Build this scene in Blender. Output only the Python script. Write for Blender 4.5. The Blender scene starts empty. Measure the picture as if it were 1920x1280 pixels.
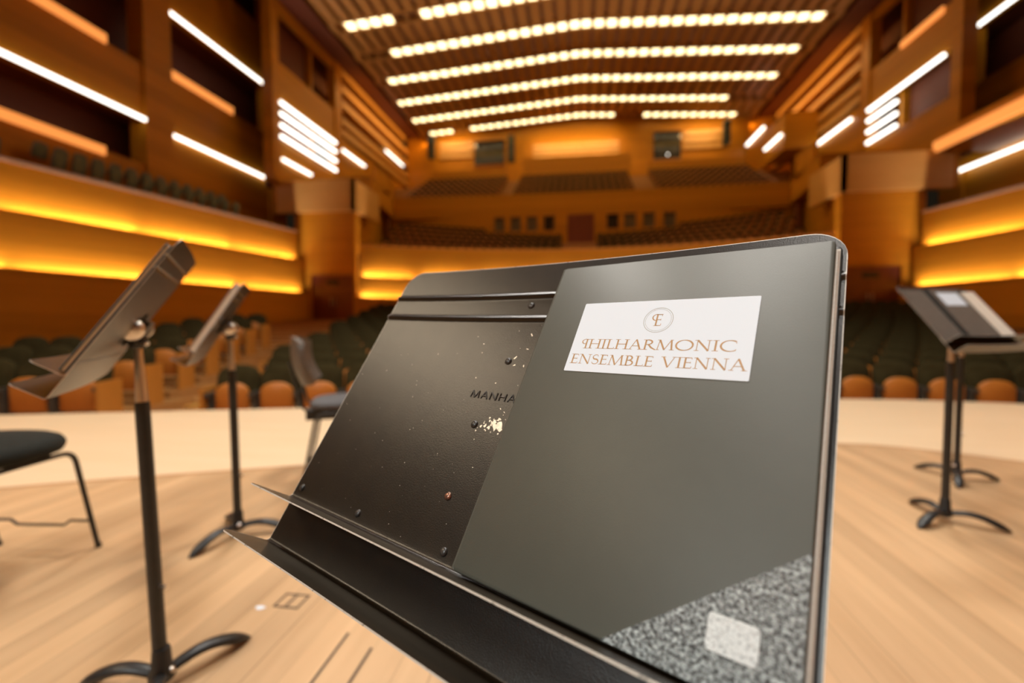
import bpy, bmesh, math, random
from mathutils import Vector, Matrix

random.seed(7)
S = bpy.context.scene
COL = S.collection
R = math.radians
PI = math.pi

# ------------------------------------------------------------------ camera
CAMLOC = Vector((0.0, 0.0, 0.95))
cd = bpy.data.cameras.new('camera')
cam = bpy.data.objects.new('camera', cd)
COL.objects.link(cam)
cam.location = CAMLOC
cam.rotation_euler = (R(90 - 2.35), 0, R(8.34))
cd.sensor_width = 36.0
cd.lens = 16.0
cd.clip_start = 0.02
cd.clip_end = 200
cd.dof.use_dof = True
cd.dof.focus_distance = 0.40
cd.dof.aperture_fstop = 2.6
S.camera = cam

# ------------------------------------------------------------------ world, exposure
W = bpy.data.worlds.new('world')
S.world = W
W.use_nodes = True
W.node_tree.nodes['Background'].inputs[0].default_value = (1.0, 0.72, 0.42, 1)
W.node_tree.nodes['Background'].inputs[1].default_value = 0.01
S.view_settings.view_transform = 'Standard'
S.view_settings.look = 'None'
S.view_settings.gamma = 1.0
S.view_settings.use_curve_mapping = False
S.view_settings.exposure = 0.0


def area(loc, xdir, emit, sx, sy, power, color=(1, 1, 1), spread=180, name='lamp'):
    ld = bpy.data.lights.new(name, 'AREA')
    ld.shape = 'RECTANGLE'
    ld.size = sx
    ld.size_y = sy
    ld.energy = power
    ld.color = color
    ld.spread = R(spread)
    o = bpy.data.objects.new(name, ld)
    COL.objects.link(o)
    z = -Vector(emit).normalized()
    x = Vector(xdir).normalized()
    x = (x - z * x.dot(z)).normalized()
    y = z.cross(x)
    m = Matrix((x, y, z)).transposed().to_4x4()
    m.translation = Vector(loc)
    o.matrix_world = m
    return o


STAGE = (1.0, 0.95, 0.88)
HALL = (1.0, 0.52, 0.10)
# stage floods hung over the platform: x, y, z, power, size
for (x, y, z, p, s) in ((-3.5, 6.5, 10.0, 300, 1.2), (3.5, 7.0, 10.0, 250, 1.2), (0.0, 3.5, 10.5, 270, 1.2),
                        (-9.0, 0.8, 8.2, 200, 2.8), (6.5, 2.0, 9.5, 30, 1.2), (-1.2, -1.6, 10.5, 170, 1.6)):
    area((x, y, z), (1, 0, 0), (-x * 0.55, 1.5 - y * 0.75, -z), s, s, p, (1.0, 0.80, 0.56) if x < -8 else STAGE, 150, 'stage_flood')
area((-4.6, -4.6, 6.2), (1, -1, 0), (4.6, 5.0, -5.3), 2.2, 1.6, 110, (0.93, 1.0, 0.98), 120, 'stage_flood')
# warm fill lights added under the ceiling; no fixtures hang there
for (y, p) in ((28.0, 120), (34.0, 125), (40.0, 130)):
    area((0, y, 18.7), (1, 0, 0), (0, 0, -1), 22, 0.6, p, HALL, 180, 'hall_fill')
for (y, p) in ((12.0, 55), (20.0, 190)):
    area((0, y, 18.5), (1, 0, 0), (0, 0.5, -1), 16, 1.0, p, HALL, 180, 'hall_fill')


# ------------------------------------------------------------------ materials
def mat(name, base, rough=0.5, metal=0.0, spec=0.5, emit=None, estr=0.0):
    m = bpy.data.materials.new(name)
    m.use_nodes = True
    b = m.node_tree.nodes['Principled BSDF']
    b.inputs['Base Color'].default_value = (*base, 1)
    b.inputs['Roughness'].default_value = rough
    b.inputs['Metallic'].default_value = metal
    b.inputs['Specular IOR Level'].default_value = spec
    if emit:
        b.inputs['Emission Color'].default_value = (*emit, 1)
        b.inputs['Emission Strength'].default_value = estr
    return m


class NT:
    def __init__(s, m):
        s.t = m.node_tree
        s.b = s.t.nodes['Principled BSDF']

    def n(s, typ, **kw):
        x = s.t.nodes.new(typ)
        for k, v in kw.items():
            if k == 'ins':
                for kk, vv in v.items():
                    x.inputs[kk].default_value = vv
            else:
                setattr(x, k, v)
        return x

    def l(s, a, b):
        s.t.links.new(a, b)

    def coords(s, scale=(1, 1, 1)):
        c = s.n('ShaderNodeTexCoord')
        m = s.n('ShaderNodeMapping')
        m.inputs['Scale'].default_value = scale
        s.l(c.outputs['Object'], m.inputs['Vector'])
        return m.outputs[0]

    def noise(s, vec, scale, detail=3, rough=0.5):
        x = s.n('ShaderNodeTexNoise', ins={'Scale': scale, 'Detail': detail, 'Roughness': rough})
        s.l(vec, x.inputs['Vector'])
        return x.outputs[0]

    def ramp(s, fac, stops):
        x = s.n('ShaderNodeValToRGB')
        e = x.color_ramp.elements
        while len(e) < len(stops):
            e.new(0.5)
        for i, (p, c) in enumerate(stops):
            e[i].position = p
            e[i].color = (*c, 1)
        s.l(fac, x.inputs[0])
        return x.outputs[0]

    def math(s, op, a, b=None, c=None):
        x = s.n('ShaderNodeMath', operation=op)
        for i, v in enumerate((a, b, c)):
            if v is None:
                continue
            if isinstance(v, (int, float)):
                x.inputs[i].default_value = v
            else:
                s.l(v, x.inputs[i])
        return x.outputs[0]

    def mix(s, fac, a, b, mode='MIX'):
        x = s.n('ShaderNodeMix', data_type='RGBA', blend_type=mode)
        if isinstance(fac, (int, float)):
            x.inputs[0].default_value = fac
        else:
            s.l(fac, x.inputs[0])
        for i, v in ((6, a), (7, b)):
            if isinstance(v, tuple):
                x.inputs[i].default_value = (*v, 1)
            else:
                s.l(v, x.inputs[i])
        return x.outputs[2]

    def bump(s, h, strength=0.3, dist=0.001):
        x = s.n('ShaderNodeBump', ins={'Strength': strength, 'Distance': dist})
        s.l(h, x.inputs['Height'])
        s.l(x.outputs[0], s.b.inputs['Normal'])

    def color(s, c):
        s.l(c, s.b.inputs['Base Color'])


def wood(name, c1, c2, scale, rough=0.45, seam=None):
    m = mat(name, c1, rough)
    t = NT(m)
    f = t.noise(t.coords(scale), 1.0, 4, 0.6)
    c = t.ramp(f, [(0.3, c1), (0.7, c2)])
    if seam:
        # plank joints: seam = (axis index, pitch, width)
        tc = t.n('ShaderNodeTexCoord')
        sp = t.n('ShaderNodeSeparateXYZ')
        t.l(tc.outputs['Object'], sp.inputs[0])
        ax, pitch, wid = seam
        q = t.math('DIVIDE', sp.outputs[ax], pitch)
        fr = t.math('FRACT', q)
        wn = t.n('ShaderNodeTexWhiteNoise', noise_dimensions='1D')
        t.l(t.math('FLOOR', q), wn.inputs['W'])
        tone = t.math('MULTIPLY_ADD', wn.outputs[0], 0.22, 0.86)
        cc = t.n('ShaderNodeCombineColor')
        for i in range(3):
            t.l(tone, cc.inputs[i])
        c = t.mix(1.0, c, cc.outputs[0], 'MULTIPLY')
        d = t.math('LESS_THAN', fr, wid / pitch)
        wn2 = t.n('ShaderNodeTexWhiteNoise', noise_dimensions='1D')
        t.l(t.math('ADD', t.math('FLOOR', q), 31.7), wn2.inputs['W'])
        d = t.math('MULTIPLY', d, t.math('MULTIPLY_ADD', wn2.outputs[0], 0.5, 0.2))
        c = t.mix(d, c, tuple(x * 0.3 for x in c1))
    t.color(c)
    return m


M = {}
M['wall_wood'] = wood('wall_wood', (0.50, 0.200, 0.010), (0.58, 0.240, 0.014), (0.3, 0.3, 6), 0.4, (2, 0.62, 0.012))
M['wall_wood'].node_tree.nodes['Principled BSDF'].inputs['Specular IOR Level'].default_value = 0.18
M['dark_wood'] = wood('dark_wood', (0.16, 0.045, 0.012), (0.22, 0.065, 0.018), (1, 1, 3), 0.5)
M['door_wood'] = wood('door_wood', (0.17, 0.035, 0.010), (0.22, 0.05, 0.014), (4, 4, 0.5), 0.4)
M['recess_shade'] = wood('recess_shade', (0.12, 0.027, 0.006), (0.15, 0.036, 0.008), (0.3, 0.3, 3), 0.6)  # unlit openings: their shade put into a darker wood colour
M['ceil_wood'] = wood('ceil_wood', (0.36, 0.17, 0.032), (0.44, 0.21, 0.045), (6, 0.4, 1), 0.45)
M['stalls_floor'] = wood('stalls_floor', (0.42, 0.20, 0.06), (0.50, 0.25, 0.08), (0.5, 4, 1), 0.4)
M['stage_floor'] = wood('stage_floor', (0.53, 0.325, 0.165), (0.68, 0.435, 0.235), (9, 0.7, 1), 0.42, (0, 0.098, 0.003))
M['pale_floor'] = wood('pale_floor', (0.78, 0.58, 0.36), (0.83, 0.63, 0.41), (0.8, 7, 1), 0.4)
M['seat_wood'] = wood('seat_wood', (0.50, 0.165, 0.022), (0.57, 0.20, 0.03), (3, 3, 0.6), 0.4)
M['end_wood'] = wood('end_wood', (0.50, 0.20, 0.028), (0.57, 0.24, 0.04), (2, 2, 0.5), 0.4)
M['slat_wood'] = wood('slat_wood', (0.62, 0.33, 0.07), (0.68, 0.37, 0.09), (0.5, 0.5, 4), 0.45)


def noisy(name, c1, c2, sc, rough, bump=0.0, bs=300.0, dist=0.001, **k):
    m = mat(name, c1, rough, **k)
    t = NT(m)
    v = t.coords()
    t.color(t.ramp(t.noise(v, sc, 3), [(0.35, c1), (0.65, c2)]))
    if bump:
        t.bump(t.noise(v, bs, 2), bump, dist)
    return m


M['seat_fabric'] = noisy('seat_fabric', (0.034, 0.026, 0.009), (0.045, 0.035, 0.013), 9, 0.95, 0.3, 200, spec=0.08)
M['seat_arm'] = noisy('seat_arm', (0.055, 0.048, 0.038), (0.075, 0.066, 0.052), 8, 0.5)
M['black_paint'] = noisy('black_paint', (0.017, 0.010, 0.005), (0.022, 0.013, 0.006), 40, 0.30, 0.22, 900, 0.0006)
M['black_tube'] = noisy('black_tube', (0.015, 0.015, 0.015), (0.022, 0.021, 0.02), 30, 0.38)
M['black_edge'] = mat('black_edge', (0.05, 0.045, 0.04), 0.4)
m = mat('worn_edge', (0.55, 0.5, 0.43), 0.45, 0.3)
t = NT(m)
t.color(t.ramp(t.noise(t.coords(), 190, 4, 0.7), [(0.30, (0.10, 0.085, 0.07)), (0.42, (0.66, 0.60, 0.52))]))
M['worn_edge'] = m
M['chrome'] = noisy('chrome', (0.80, 0.74, 0.68), (0.74, 0.67, 0.60), 30, 0.34, metal=1.0)
M['bare_metal'] = noisy('bare_metal', (0.75, 0.68, 0.6), (0.62, 0.55, 0.48), 300, 0.35, metal=0.6)
M['rivet_dark'] = noisy('rivet_dark', (0.03, 0.026, 0.022), (0.05, 0.04, 0.035), 90, 0.3)
M['rivet_copper'] = noisy('rivet_copper', (0.42, 0.2, 0.13), (0.10, 0.07, 0.05), 420, 0.3, metal=0.7)
M['leather'] = noisy('leather', (0.080, 0.079, 0.062), (0.083, 0.082, 0.064), 60, 0.48, 0.16, 1500, 0.0004)
M['leather_edge'] = noisy('leather_edge', (0.03, 0.03, 0.028), (0.04, 0.04, 0.037), 60, 0.4)
M['page_edge'] = noisy('page_edge', (0.70, 0.65, 0.57), (0.80, 0.75, 0.67), 700, 0.6)
M['paper'] = mat('paper', (0.82, 0.90, 1.0), 0.5)
M['score_paper'] = noisy('score_paper', (0.80, 0.70, 0.58), (0.84, 0.74, 0.62), 30, 0.6)
M['gold_ink'] = noisy('gold_ink', (0.50, 0.28, 0.12), (0.56, 0.33, 0.15), 200, 0.45)
M['grey_ink'] = mat('grey_ink', (0.42, 0.40, 0.33), 0.45)
m = mat('glint_pocket', (0.10, 0.11, 0.11), 0.2, 0.0, 0.9)
t = NT(m)
v = t.coords()
nz = t.noise(v, 420, 3, 0.65)
t.bump(nz, 1.0, 0.0016)
t.color(t.ramp(t.noise(v, 380, 3, 0.6), [(0.42, (0.05, 0.055, 0.055)), (0.66, (0.55, 0.61, 0.61))]))  # pale specks: sparkling reflections painted into the plastic
M['glint_pocket'] = m
M['brown_leather'] = noisy('brown_leather', (0.15, 0.122, 0.098), (0.17, 0.14, 0.113), 40, 0.5)
m = mat('pocket_label', (0.62, 0.64, 0.63), 0.3)
t = NT(m)
v = t.coords()
t.bump(t.noise(v, 420, 3, 0.65), 0.6, 0.001)
t.color(t.ramp(t.noise(v, 480, 3, 0.6), [(0.32, (0.40, 0.42, 0.42)), (0.52, (0.80, 0.83, 0.82))]))
M['pocket_label'] = m
M['chair_black'] = noisy('chair_black', (0.013, 0.014, 0.011), (0.018, 0.019, 0.015), 50, 0.85, 0.15, 600, spec=0.25)
M['chair_grey'] = noisy('chair_grey', (0.10, 0.095, 0.097), (0.12, 0.115, 0.117), 50, 0.8, 0.2, 600)
M['chair_shell'] = noisy('chair_shell', (0.10, 0.072, 0.052), (0.13, 0.095, 0.07), 30, 0.45)
M['glass_dark'] = noisy('glass_dark', (0.03, 0.027, 0.022), (0.05, 0.042, 0.032), 2, 0.12)
M['glass_reflect'] = noisy('glass_reflect', (0.13, 0.10, 0.06), (0.17, 0.13, 0.08), 3, 0.3)  # grey mottle of reflections put into the pane colour
M['speaker'] = noisy('speaker', (0.022, 0.045, 0.042), (0.03, 0.06, 0.055), 6, 0.6)
M['rail'] = mat('rail', (0.62, 0.5, 0.38), 0.35, 0.4)
M['tube_light'] = mat('tube_light', (0.9, 0.9, 0.9), 0.4, emit=(1.0, 0.96, 0.86), estr=3.4)
M['row_light'] = mat('row_light', (0.9, 0.9, 0.8), 0.4, emit=(1.0, 0.84, 0.44), estr=3.3)
M['ledge_glow'] = mat('ledge_glow', (0.6, 0.3, 0.1), 0.5, emit=(1.0, 0.33, 0.07), estr=0.95)  # wooden ledge faces: the warm light falling on them put in as emission
M['floor_mark'] = mat('floor_mark', (0.05, 0.03, 0.018), 0.6)


# ------------------------------------------------------------------ mesh helpers
class MB:
    def __init__(s):
        s.v = []
        s.f = []
        s.mi = []

    def face(s, idx, mi=0):
        s.f.append(tuple(idx))
        s.mi.append(mi)

    def quad(s, a, b, c, d, mi=0):
        n = len(s.v)
        s.v += [tuple(a), tuple(b), tuple(c), tuple(d)]
        s.face((n, n + 1, n + 2, n + 3), mi)

    def box(s, a, b, mi=0):
        x0, y0, z0 = (min(a[i], b[i]) for i in range(3))
        x1, y1, z1 = (max(a[i], b[i]) for i in range(3))
        n = len(s.v)
        s.v += [(x0, y0, z0), (x1, y0, z0), (x1, y1, z0), (x0, y1, z0), (x0, y0, z1), (x1, y0, z1), (x1, y1, z1), (x0, y1, z1)]
        for f in ((0, 3, 2, 1), (4, 5, 6, 7), (0, 1, 5, 4), (1, 2, 6, 5), (2, 3, 7, 6), (3, 0, 4, 7)):
            s.face([n + i for i in f], mi)
        return s

    def obox(s, c, ax, hs, mi=0):
        """oriented box: centre, three unit axes, half sizes"""
        c = Vector(c)
        n = len(s.v)
        for k in (-1, 1):
            for (i, j) in ((-1, -1), (1, -1), (1, 1), (-1, 1)):
                s.v.append(tuple(c + ax[0] * hs[0] * i + ax[1] * hs[1] * j + ax[2] * hs[2] * k))
        for f in ((0, 3, 2, 1), (4, 5, 6, 7), (0, 1, 5, 4), (1, 2, 6, 5), (2, 3, 7, 6), (3, 0, 4, 7)):
            s.face([n + i for i in f], mi)
        return s

    def prism(s, poly, axis_from, axis_to, mi=0):
        """poly: list of 3D points (base); translated by axis vector for the top"""
        n = len(s.v)
        k = len(poly)
        d = Vector(axis_to) - Vector(axis_from)
        s.v += [tuple(p) for p in poly] + [tuple(Vector(p) + d) for p in poly]
        s.face(list(range(n + k - 1, n - 1, -1)), mi)
        s.face(list(range(n + k, n + 2 * k)), mi)
        for i in range(k):
            j = (i + 1) % k
            s.face((n + i, n + j, n + k + j, n + k + i), mi)
        return s

    def tube(s, pts, rad, seg=12, mi=0, flat=1.0):
        pts = [Vector(p) for p in pts]
        n0 = len(s.v)
        prev = None
        for i, p in enumerate(pts):
            d = (pts[min(i + 1, len(pts) - 1)] - pts[max(i - 1, 0)]).normalized()
            if prev is None:
                a = Vector((0, 0, 1)) if abs(d.z) < 0.9 else Vector((1, 0, 0))
                x = d.cross(a).normalized()
            else:
                x = (prev - d * prev.dot(d)).normalized()
            prev = x
            y = d.cross(x)
            r = rad[i] if isinstance(rad, (list, tuple)) else rad
            for k in range(seg):
                a = 2 * PI * k / seg
                s.v.append(tuple(p + x * (math.cos(a) * r) + y * (math.sin(a) * r * flat)))
        for i in range(len(pts) - 1):
            for k in range(seg):
                a = n0 + i * seg + k
                b = n0 + i * seg + (k + 1) % seg
                s.face((a, b, b + seg, a + seg), mi)
        s.face([n0 + k for k in range(seg)][::-1], mi)
        s.face([n0 + (len(pts) - 1) * seg + k for k in range(seg)], mi)
        return s

    def lathe(s, o, axis, prof, seg=24, mi=0):
        """prof: list of (radius, distance along axis)"""
        axis = Vector(axis).normalized()
        s.tube([Vector(o) + axis * h for (_, h) in prof], [max(r, 1e-5) for (r, _) in prof], seg, mi)
        return s

    def build(s, name, mats, parent=None, matrix=None, smooth=0, **props):
        me = bpy.data.meshes.new(name)
        me.from_pydata(s.v, [], s.f)
        mats = mats if isinstance(mats, (list, tuple)) else [mats]
        for mm in mats:
            me.materials.append(M[mm])
        if len(mats) > 1:
            me.polygons.foreach_set('material_index', s.mi)
        if smooth:
            me.polygons.foreach_set('use_smooth', [True] * len(me.polygons))
            me.set_sharp_from_angle(angle=R(smooth))
        me.update()
        o = bpy.data.objects.new(name, me)
        COL.objects.link(o)
        if parent:
            o.parent = parent
        if matrix is not None:
            o.matrix_local = matrix
        for k, v in props.items():
            o[k] = v
        return o


def empty(name, loc, label, cat, group=None, rot=None):
    o = bpy.data.objects.new(name, None)
    o.empty_display_size = 0.1
    COL.objects.link(o)
    m = rot.to_4x4() if rot is not None else Matrix.Identity(4)
    m.translation = Vector(loc)
    o.matrix_world = m
    tag(o, label, cat, group)
    return o


def tag(o, label, cat, group=None):
    o['label'] = label
    o['category'] = cat
    if group:
        o['group'] = group
    return o


def struct(mb, name, mats, smooth=0):
    return mb.build(name, mats, smooth=smooth, kind='structure')


def frame_matrix(U, V, N, o):
    m = Matrix((U, V, N)).transposed().to_4x4()
    m.translation = Vector(o)
    return m


ORD = ['zeroth', 'first', 'second', 'third', 'fourth', 'fifth', 'sixth', 'seventh', 'eighth', 'ninth', 'tenth', 'eleventh',
       'twelfth', 'thirteenth', 'fourteenth', 'fifteenth', 'sixteenth', 'seventeenth', 'eighteenth', 'nineteenth', 'twentieth',
       'twenty-first', 'twenty-second', 'twenty-third', 'twenty-fourth', 'twenty-fifth', 'twenty-sixth', 'twenty-seventh',
       'twenty-eighth', 'twenty-ninth', 'thirtieth', 'thirty-first', 'thirty-second', 'thirty-third', 'thirty-fourth', 'thirty-fifth',
       'thirty-sixth', 'thirty-seventh', 'thirty-eighth', 'thirty-ninth', 'fortieth']


def interp(pts, x):
    """smooth (Catmull-Rom style) interpolation of y over x through points"""
    n = len(pts)
    if x <= pts[0][0]:
        s = (pts[1][1] - pts[0][1]) / (pts[1][0] - pts[0][0])
        return pts[0][1] + s * (x - pts[0][0])
    if x >= pts[-1][0]:
        s = (pts[-1][1] - pts[-2][1]) / (pts[-1][0] - pts[-2][0])
        return pts[-1][1] + s * (x - pts[-1][0])

    def slope(i):
        if i == 0:
            return (pts[1][1] - pts[0][1]) / (pts[1][0] - pts[0][0])
        if i == n - 1:
            return (pts[-1][1] - pts[-2][1]) / (pts[-1][0] - pts[-2][0])
        return (pts[i + 1][1] - pts[i - 1][1]) / (pts[i + 1][0] - pts[i - 1][0])
    for i in range(n - 1):
        if x <= pts[i + 1][0]:
            h = pts[i + 1][0] - pts[i][0]
            q = (x - pts[i][0]) / h
            m0, m1 = slope(i) * h, slope(i + 1) * h
            return ((2 * q**3 - 3 * q * q + 1) * pts[i][1] + (q**3 - 2 * q * q + q) * m0
                    + (-2 * q**3 + 3 * q * q) * pts[i + 1][1] + (q**3 - q * q) * m1)


# ------------------------------------------------------------------ stage platform
EDGE = [(-12.0, 2.1), (-9.0, 2.95), (-5.9, 3.84), (-3.83, 4.43), (0.0, 5.50), (3.33, 6.19), (5.17, 6.12), (9.0, 5.3), (12.0, 4.4)]
BOUND = [(-9.0, -1.0), (-5.0, 1.25), (-3.29, 2.13), (-2.22, 2.60), (0.0, 3.45), (2.14, 3.89), (3.02, 3.55), (5.0, 2.3), (9.0, -0.8)]


def edge_y(x):
    return interp(EDGE, x)


def bound_y(x):
    return interp(BOUND, x)


xs = [-12 + 24 * i / 96 for i in range(97)]
mb = MB()
for a, b in zip(xs, xs[1:]):
    ya, yb = max(bound_y(a), -8.9), max(bound_y(b), -8.9)
    mb.quad((a, -9, 0), (b, -9, 0), (b, yb, 0), (a, ya, 0))
struct(mb, 'floor', 'stage_floor')
mb = MB()
for a, b in zip(xs, xs[1:]):
    ya, yb, ea, eb = max(bound_y(a), -8.9), max(bound_y(b), -8.9), edge_y(a), edge_y(b)
    mb.quad((a, ya, 0), (b, yb, 0), (b, eb, 0), (a, ea, 0))
    mb.quad((a, ea, 0), (b, eb, 0), (b, eb, -0.9), (a, ea, -0.9))
struct(mb, 'floor', 'pale_floor')
mb = MB()
for a, b in zip(xs, xs[1:]):
    if -7 < a < 7:
        ya, yb = bound_y(a), bound_y(b)
        mb.quad((a, ya - 0.03, 0.0015), (b, yb - 0.03, 0.0015), (b, yb + 0.005, 0.0015), (a, ya + 0.005, 0.0015))
M['joint'] = mat('joint', (0.50, 0.24, 0.10), 0.5)
struct(mb, 'trim_1', 'joint')
# open joints and the hatch outline worn into the boards
mb = MB()
for x, y0, y1 in ((-0.693, 0.4, 1.27), (-0.594, 0.4, 1.22)):
    mb.box((x - 0.004, y0, 0.0002), (x + 0.004, y1, 0.0012))
tag(mb.build('floor_seam', 'floor_mark', kind='structure'), 'pair of dark open joints between stage boards', 'floor seam')
mb = MB()
for (x0, y0, x1, y1) in ((-1.01, 1.355, -0.92, 1.362), (-1.01, 1.425, -0.92, 1.432), (-1.01, 1.355, -1.003, 1.432), (-0.927, 1.355, -0.92, 1.432), (-0.97, 1.355, -0.963, 1.432)):
    mb.box((x0, y0, 0.0002), (x1, y1, 0.0012))
tag(mb.build('floor_hatch_outline', 'floor_mark'), 'small dark rectangular hatch outline on the stage boards', 'floor hatch')
mb = MB()
mb.prism([(-1.046 + 0.016 * math.cos(a) * (1 + 0.2 * math.sin(3 * a)), 1.343 + 0.010 * math.sin(a), 0.0003) for a in [k * PI / 6 for k in range(12)]], (0, 0, 0), (0, 0, 0.0012))
tag(mb.build('tape_scrap', 'paper'), 'tiny white tape scrap stuck on the stage boards', 'tape')

# ------------------------------------------------------------------ auditorium shell
HX = 14.8         # half width of the slatted ceiling


def lw_x(y):      # lower side wall, splayed
    return 16.0 + 0.18 * (24.0 - y)


def ribbon(mb, pts, z0, z1, th, side=1):
    """vertical slab following plan points, thickness th to the left of travel * side"""
    n = len(pts)
    offs = []
    for i, p in enumerate(pts):
        a = Vector(pts[max(i - 1, 0)])
        b = Vector(pts[min(i + 1, n - 1)])
        d = (b - a).normalized()
        offs.append(Vector(p) + Vector((-d.y, d.x)) * th * side)
    for i in range(n - 1):
        p, q, r, s = pts[i], pts[i + 1], offs[i + 1], offs[i]
        mb.prism([(p[0], p[1], z0), (q[0], q[1], z0), (r[0], r[1], z0), (s[0], s[1], z0)], (0, 0, z0), (0, 0, z1))


GLOW = (1.0, 0.80, 0.80)
for sd, nm in ((-1, 'left'), (1, 'right')):
    def pl(off, y0=-9.0, y1=24.2):
        return [(sd * (lw_x(y) - off), y) for y in (y0, y1)]
    mb = MB()
    ribbon(mb, pl(0.0), 3.9, 6.1, 0.1, -sd)
    ribbon(mb, pl(0.3), 2.0, 4.53, 0.05, -sd)
    ribbon(mb, pl(0.6), -1.0, 2.67, 0.05, -sd)
    struct(mb, 'wall_' + nm, 'wall_wood')
    mb = MB()
    ribbon(mb, pl(0.03), 6.1, 6.22, 0.14, -sd)
    struct(mb, 'trim_' + ('2' if sd < 0 else '3'), 'rail')
    for (off, zt) in ((0.17, 4.40), (0.47, 2.54)):
        for k in range(5):
            y0 = 4.0 + 4.0 * k
            y1 = y0 + 3.9
            ym = (y0 + y1) / 2
            area((sd * (lw_x(ym) - off), ym, zt), (-sd * 0.18, 1, 0), (sd * 0.25, 0, 1), 3.9, 0.05, 85, GLOW, 150, 'cove_or_fill_lamp')
    # terrace floor behind the parapet
    mb = MB()
    mb.prism([(sd * 16.1, 24.2, 5.2), (sd * 21.5, 24.2, 5.2), (sd * 21.5, 4, 5.2), (sd * lw_x(4), 4, 5.2)], (0, 0, 5.2), (0, 0, 6.0))
    struct(mb, 'floor', 'stalls_floor')

    # ---- upper facade, sections A and B (x = 19.5)
    X0, X1 = sd * 19.5, sd * 19.9
    mb = MB()
    fa = ((6.0, 8.1), (10.05, 12.6), (15.7, 18.9), (21.3, 23))
    for z0, z1 in fa:
        mb.box((X0, 2.0, z0), (X1, 18.3, z1))
    for z0, z1 in ((6.0, 12.8), (15.7, 19.2), (21.3, 23)):
        mb.box((X0, 19.7, z0), (X1, 26.7, z1))
    for j, (y0, y1) in enumerate(((18.3, 19.7), (26.7, 28.2), (7.5, 8.6))):
        pb = MB()
        pb.box((sd * 19.35, y0, 5.3), (sd * 20.2, y1, 23))
        struct(pb, 'trim_%d' % (10 + j + (10 if sd > 0 else 0)), 'wall_wood')
    struct(mb, 'wall_' + nm, 'wall_wood')
    mb = MB()
    mb.box((sd * 21.3, 2, 5.3), (sd * 21.5, 28.2, 23))
    for z in (8.0, 10.2, 12.5, 15.8, 18.8):
        mb.box((X1, 2, z), (sd * 21.3, 28.2, z + 0.15))
    struct(mb, 'wall_' + nm, 'recess_shade')
    # ---- step in to sections C and D (x = 17)
    X0, X1 = sd * 17.0, sd * 17.4
    mb = MB()
    for z0, z1 in ((8.8, 11.45), (13.65, 15.8), (18.7, 23)):
        mb.box((X0, 24.0, z0), (X1, 31.0, z1))
    for j, (y0, y1) in enumerate(((30.3, 31.1), (23.6, 24.2))):
        pb = MB()
        pb.box((sd * 16.9, y0, 9.0), (sd * 17.5, y1, 23))
        struct(pb, 'trim_%d' % (15 + j + (10 if sd > 0 else 0)), 'wall_wood')
    mb.box((X0, 31.1, 8.8), (X1, 46, 14.2))
    mb.box((sd * 17.5, 28.3, 8.8), (sd * 19.4, 28.5, 23))
    struct(mb, 'wall_' + nm, 'wall_wood')
    mb = MB()
    mb.box((sd * 18.6, 28.5, 8.8), (sd * 18.8, 46, 23))
    mb.box((sd * 17.8, 24.3, 8.8), (sd * 18.0, 28.2, 23))
    mb.box((X1, 24.0, 15.5), (sd * 17.8, 31.0, 15.7))
    mb.box((X1, 24.0, 11.3), (sd * 17.8, 31.0, 11.45))
    struct(mb, 'wall_' + nm, 'recess_shade')
    # louvre boards towards the rear
    lv = empty('wall_louvre', (sd * 17.0, 38, 14.2), 'bank of long wooden louvre boards high on the %s wall' % nm, 'louvre', 'rear wall louvres')
    for k, z in enumerate((14.5, 15.3, 16.5, 17.6, 18.7)):
        b = MB()
        b.box((-sd * 0.1, -6.8, z - 14.2), (sd * 0.5, 7.8 - 0.6 * k, z + 0.42 - 14.2))
        b.build('board', 'slat_wood', lv)
    area((sd * 15.0, 38.5, 18.6), (0, 1, 0), (sd * 1.0, 0, -0.55), 13, 0.3, 210, (1.0, 0.5, 0.14), 150, 'cove_or_fill_lamp')  # added light without a fixture, turns the louvre boards orange

    if sd > 0:
        mb = MB()
        mb.box((14.7, 36.2, 13.6), (17.0, 39.55, 16.2))
        struct(mb, 'wall_right', 'wall_wood')
        mb = MB()
        mb.box((14.7, 39.6, 13.6), (15.0, 43.9, 17.2))
        struct(mb, 'wall_right', 'wall_wood')
    if sd > 0:
        mb = MB()
        mb.box((16.5, 17.3, 8.9), (19.3, 24.4, 9.4))
        mb.box((16.5, 17.3, 9.4), (16.65, 24.4, 9.75))
        struct(mb, 'wall_right', 'wall_wood')
    # ---- perpendicular wall with stalls door, tier side wall, box fronts
    mb = MB()
    dx0, dx1 = sd * 15.35, sd * 12.75
    mb.box((sd * 16.3, 24.5, -1), (dx0, 24.8, 7.3))
    mb.box((dx0, 24.5, 3.7), (dx1, 24.8, 7.3))
    mb.box((dx1, 24.5, -1), (sd * 12.6, 24.8, 7.3))
    mb.prism([(sd * 12.6, 24.8, 5.0), (sd * 14.7, 33.2, 5.0), (sd * 15.0, 33.2, 5.0), (sd * 12.9, 24.8, 5.0)], (0, 0, 5), (0, 0, 8.9))
    mb.box((sd * 17.6, 24.45, 7.3), (sd * 16.0, 24.8, 9.0))
    struct(mb, 'wall_' + nm, 'wall_wood')
    mb = MB()
    mb.box((sd * 17.2, 24.2, 7.25), (sd * 12.5, 24.42, 9.0))
    mb.box((sd * 12.5, 24.2, 7.25), (sd * 12.7, 27.5, 9.0))
    struct(mb, 'wall_' + nm, 'slat_wood')
    mb = MB()
    mb.prism([(sd * 13.0, 27.5, 8.9), (sd * 17, 27.5, 8.9), (sd * 17, 33, 8.9), (sd * 13.9, 33, 8.9)], (0, 0, 8.9), (0, 0, 10.2))
    mb.box((sd * 13.4, 29.0, 10.2), (sd * 13.6, 31.5, 11.4))
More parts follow.
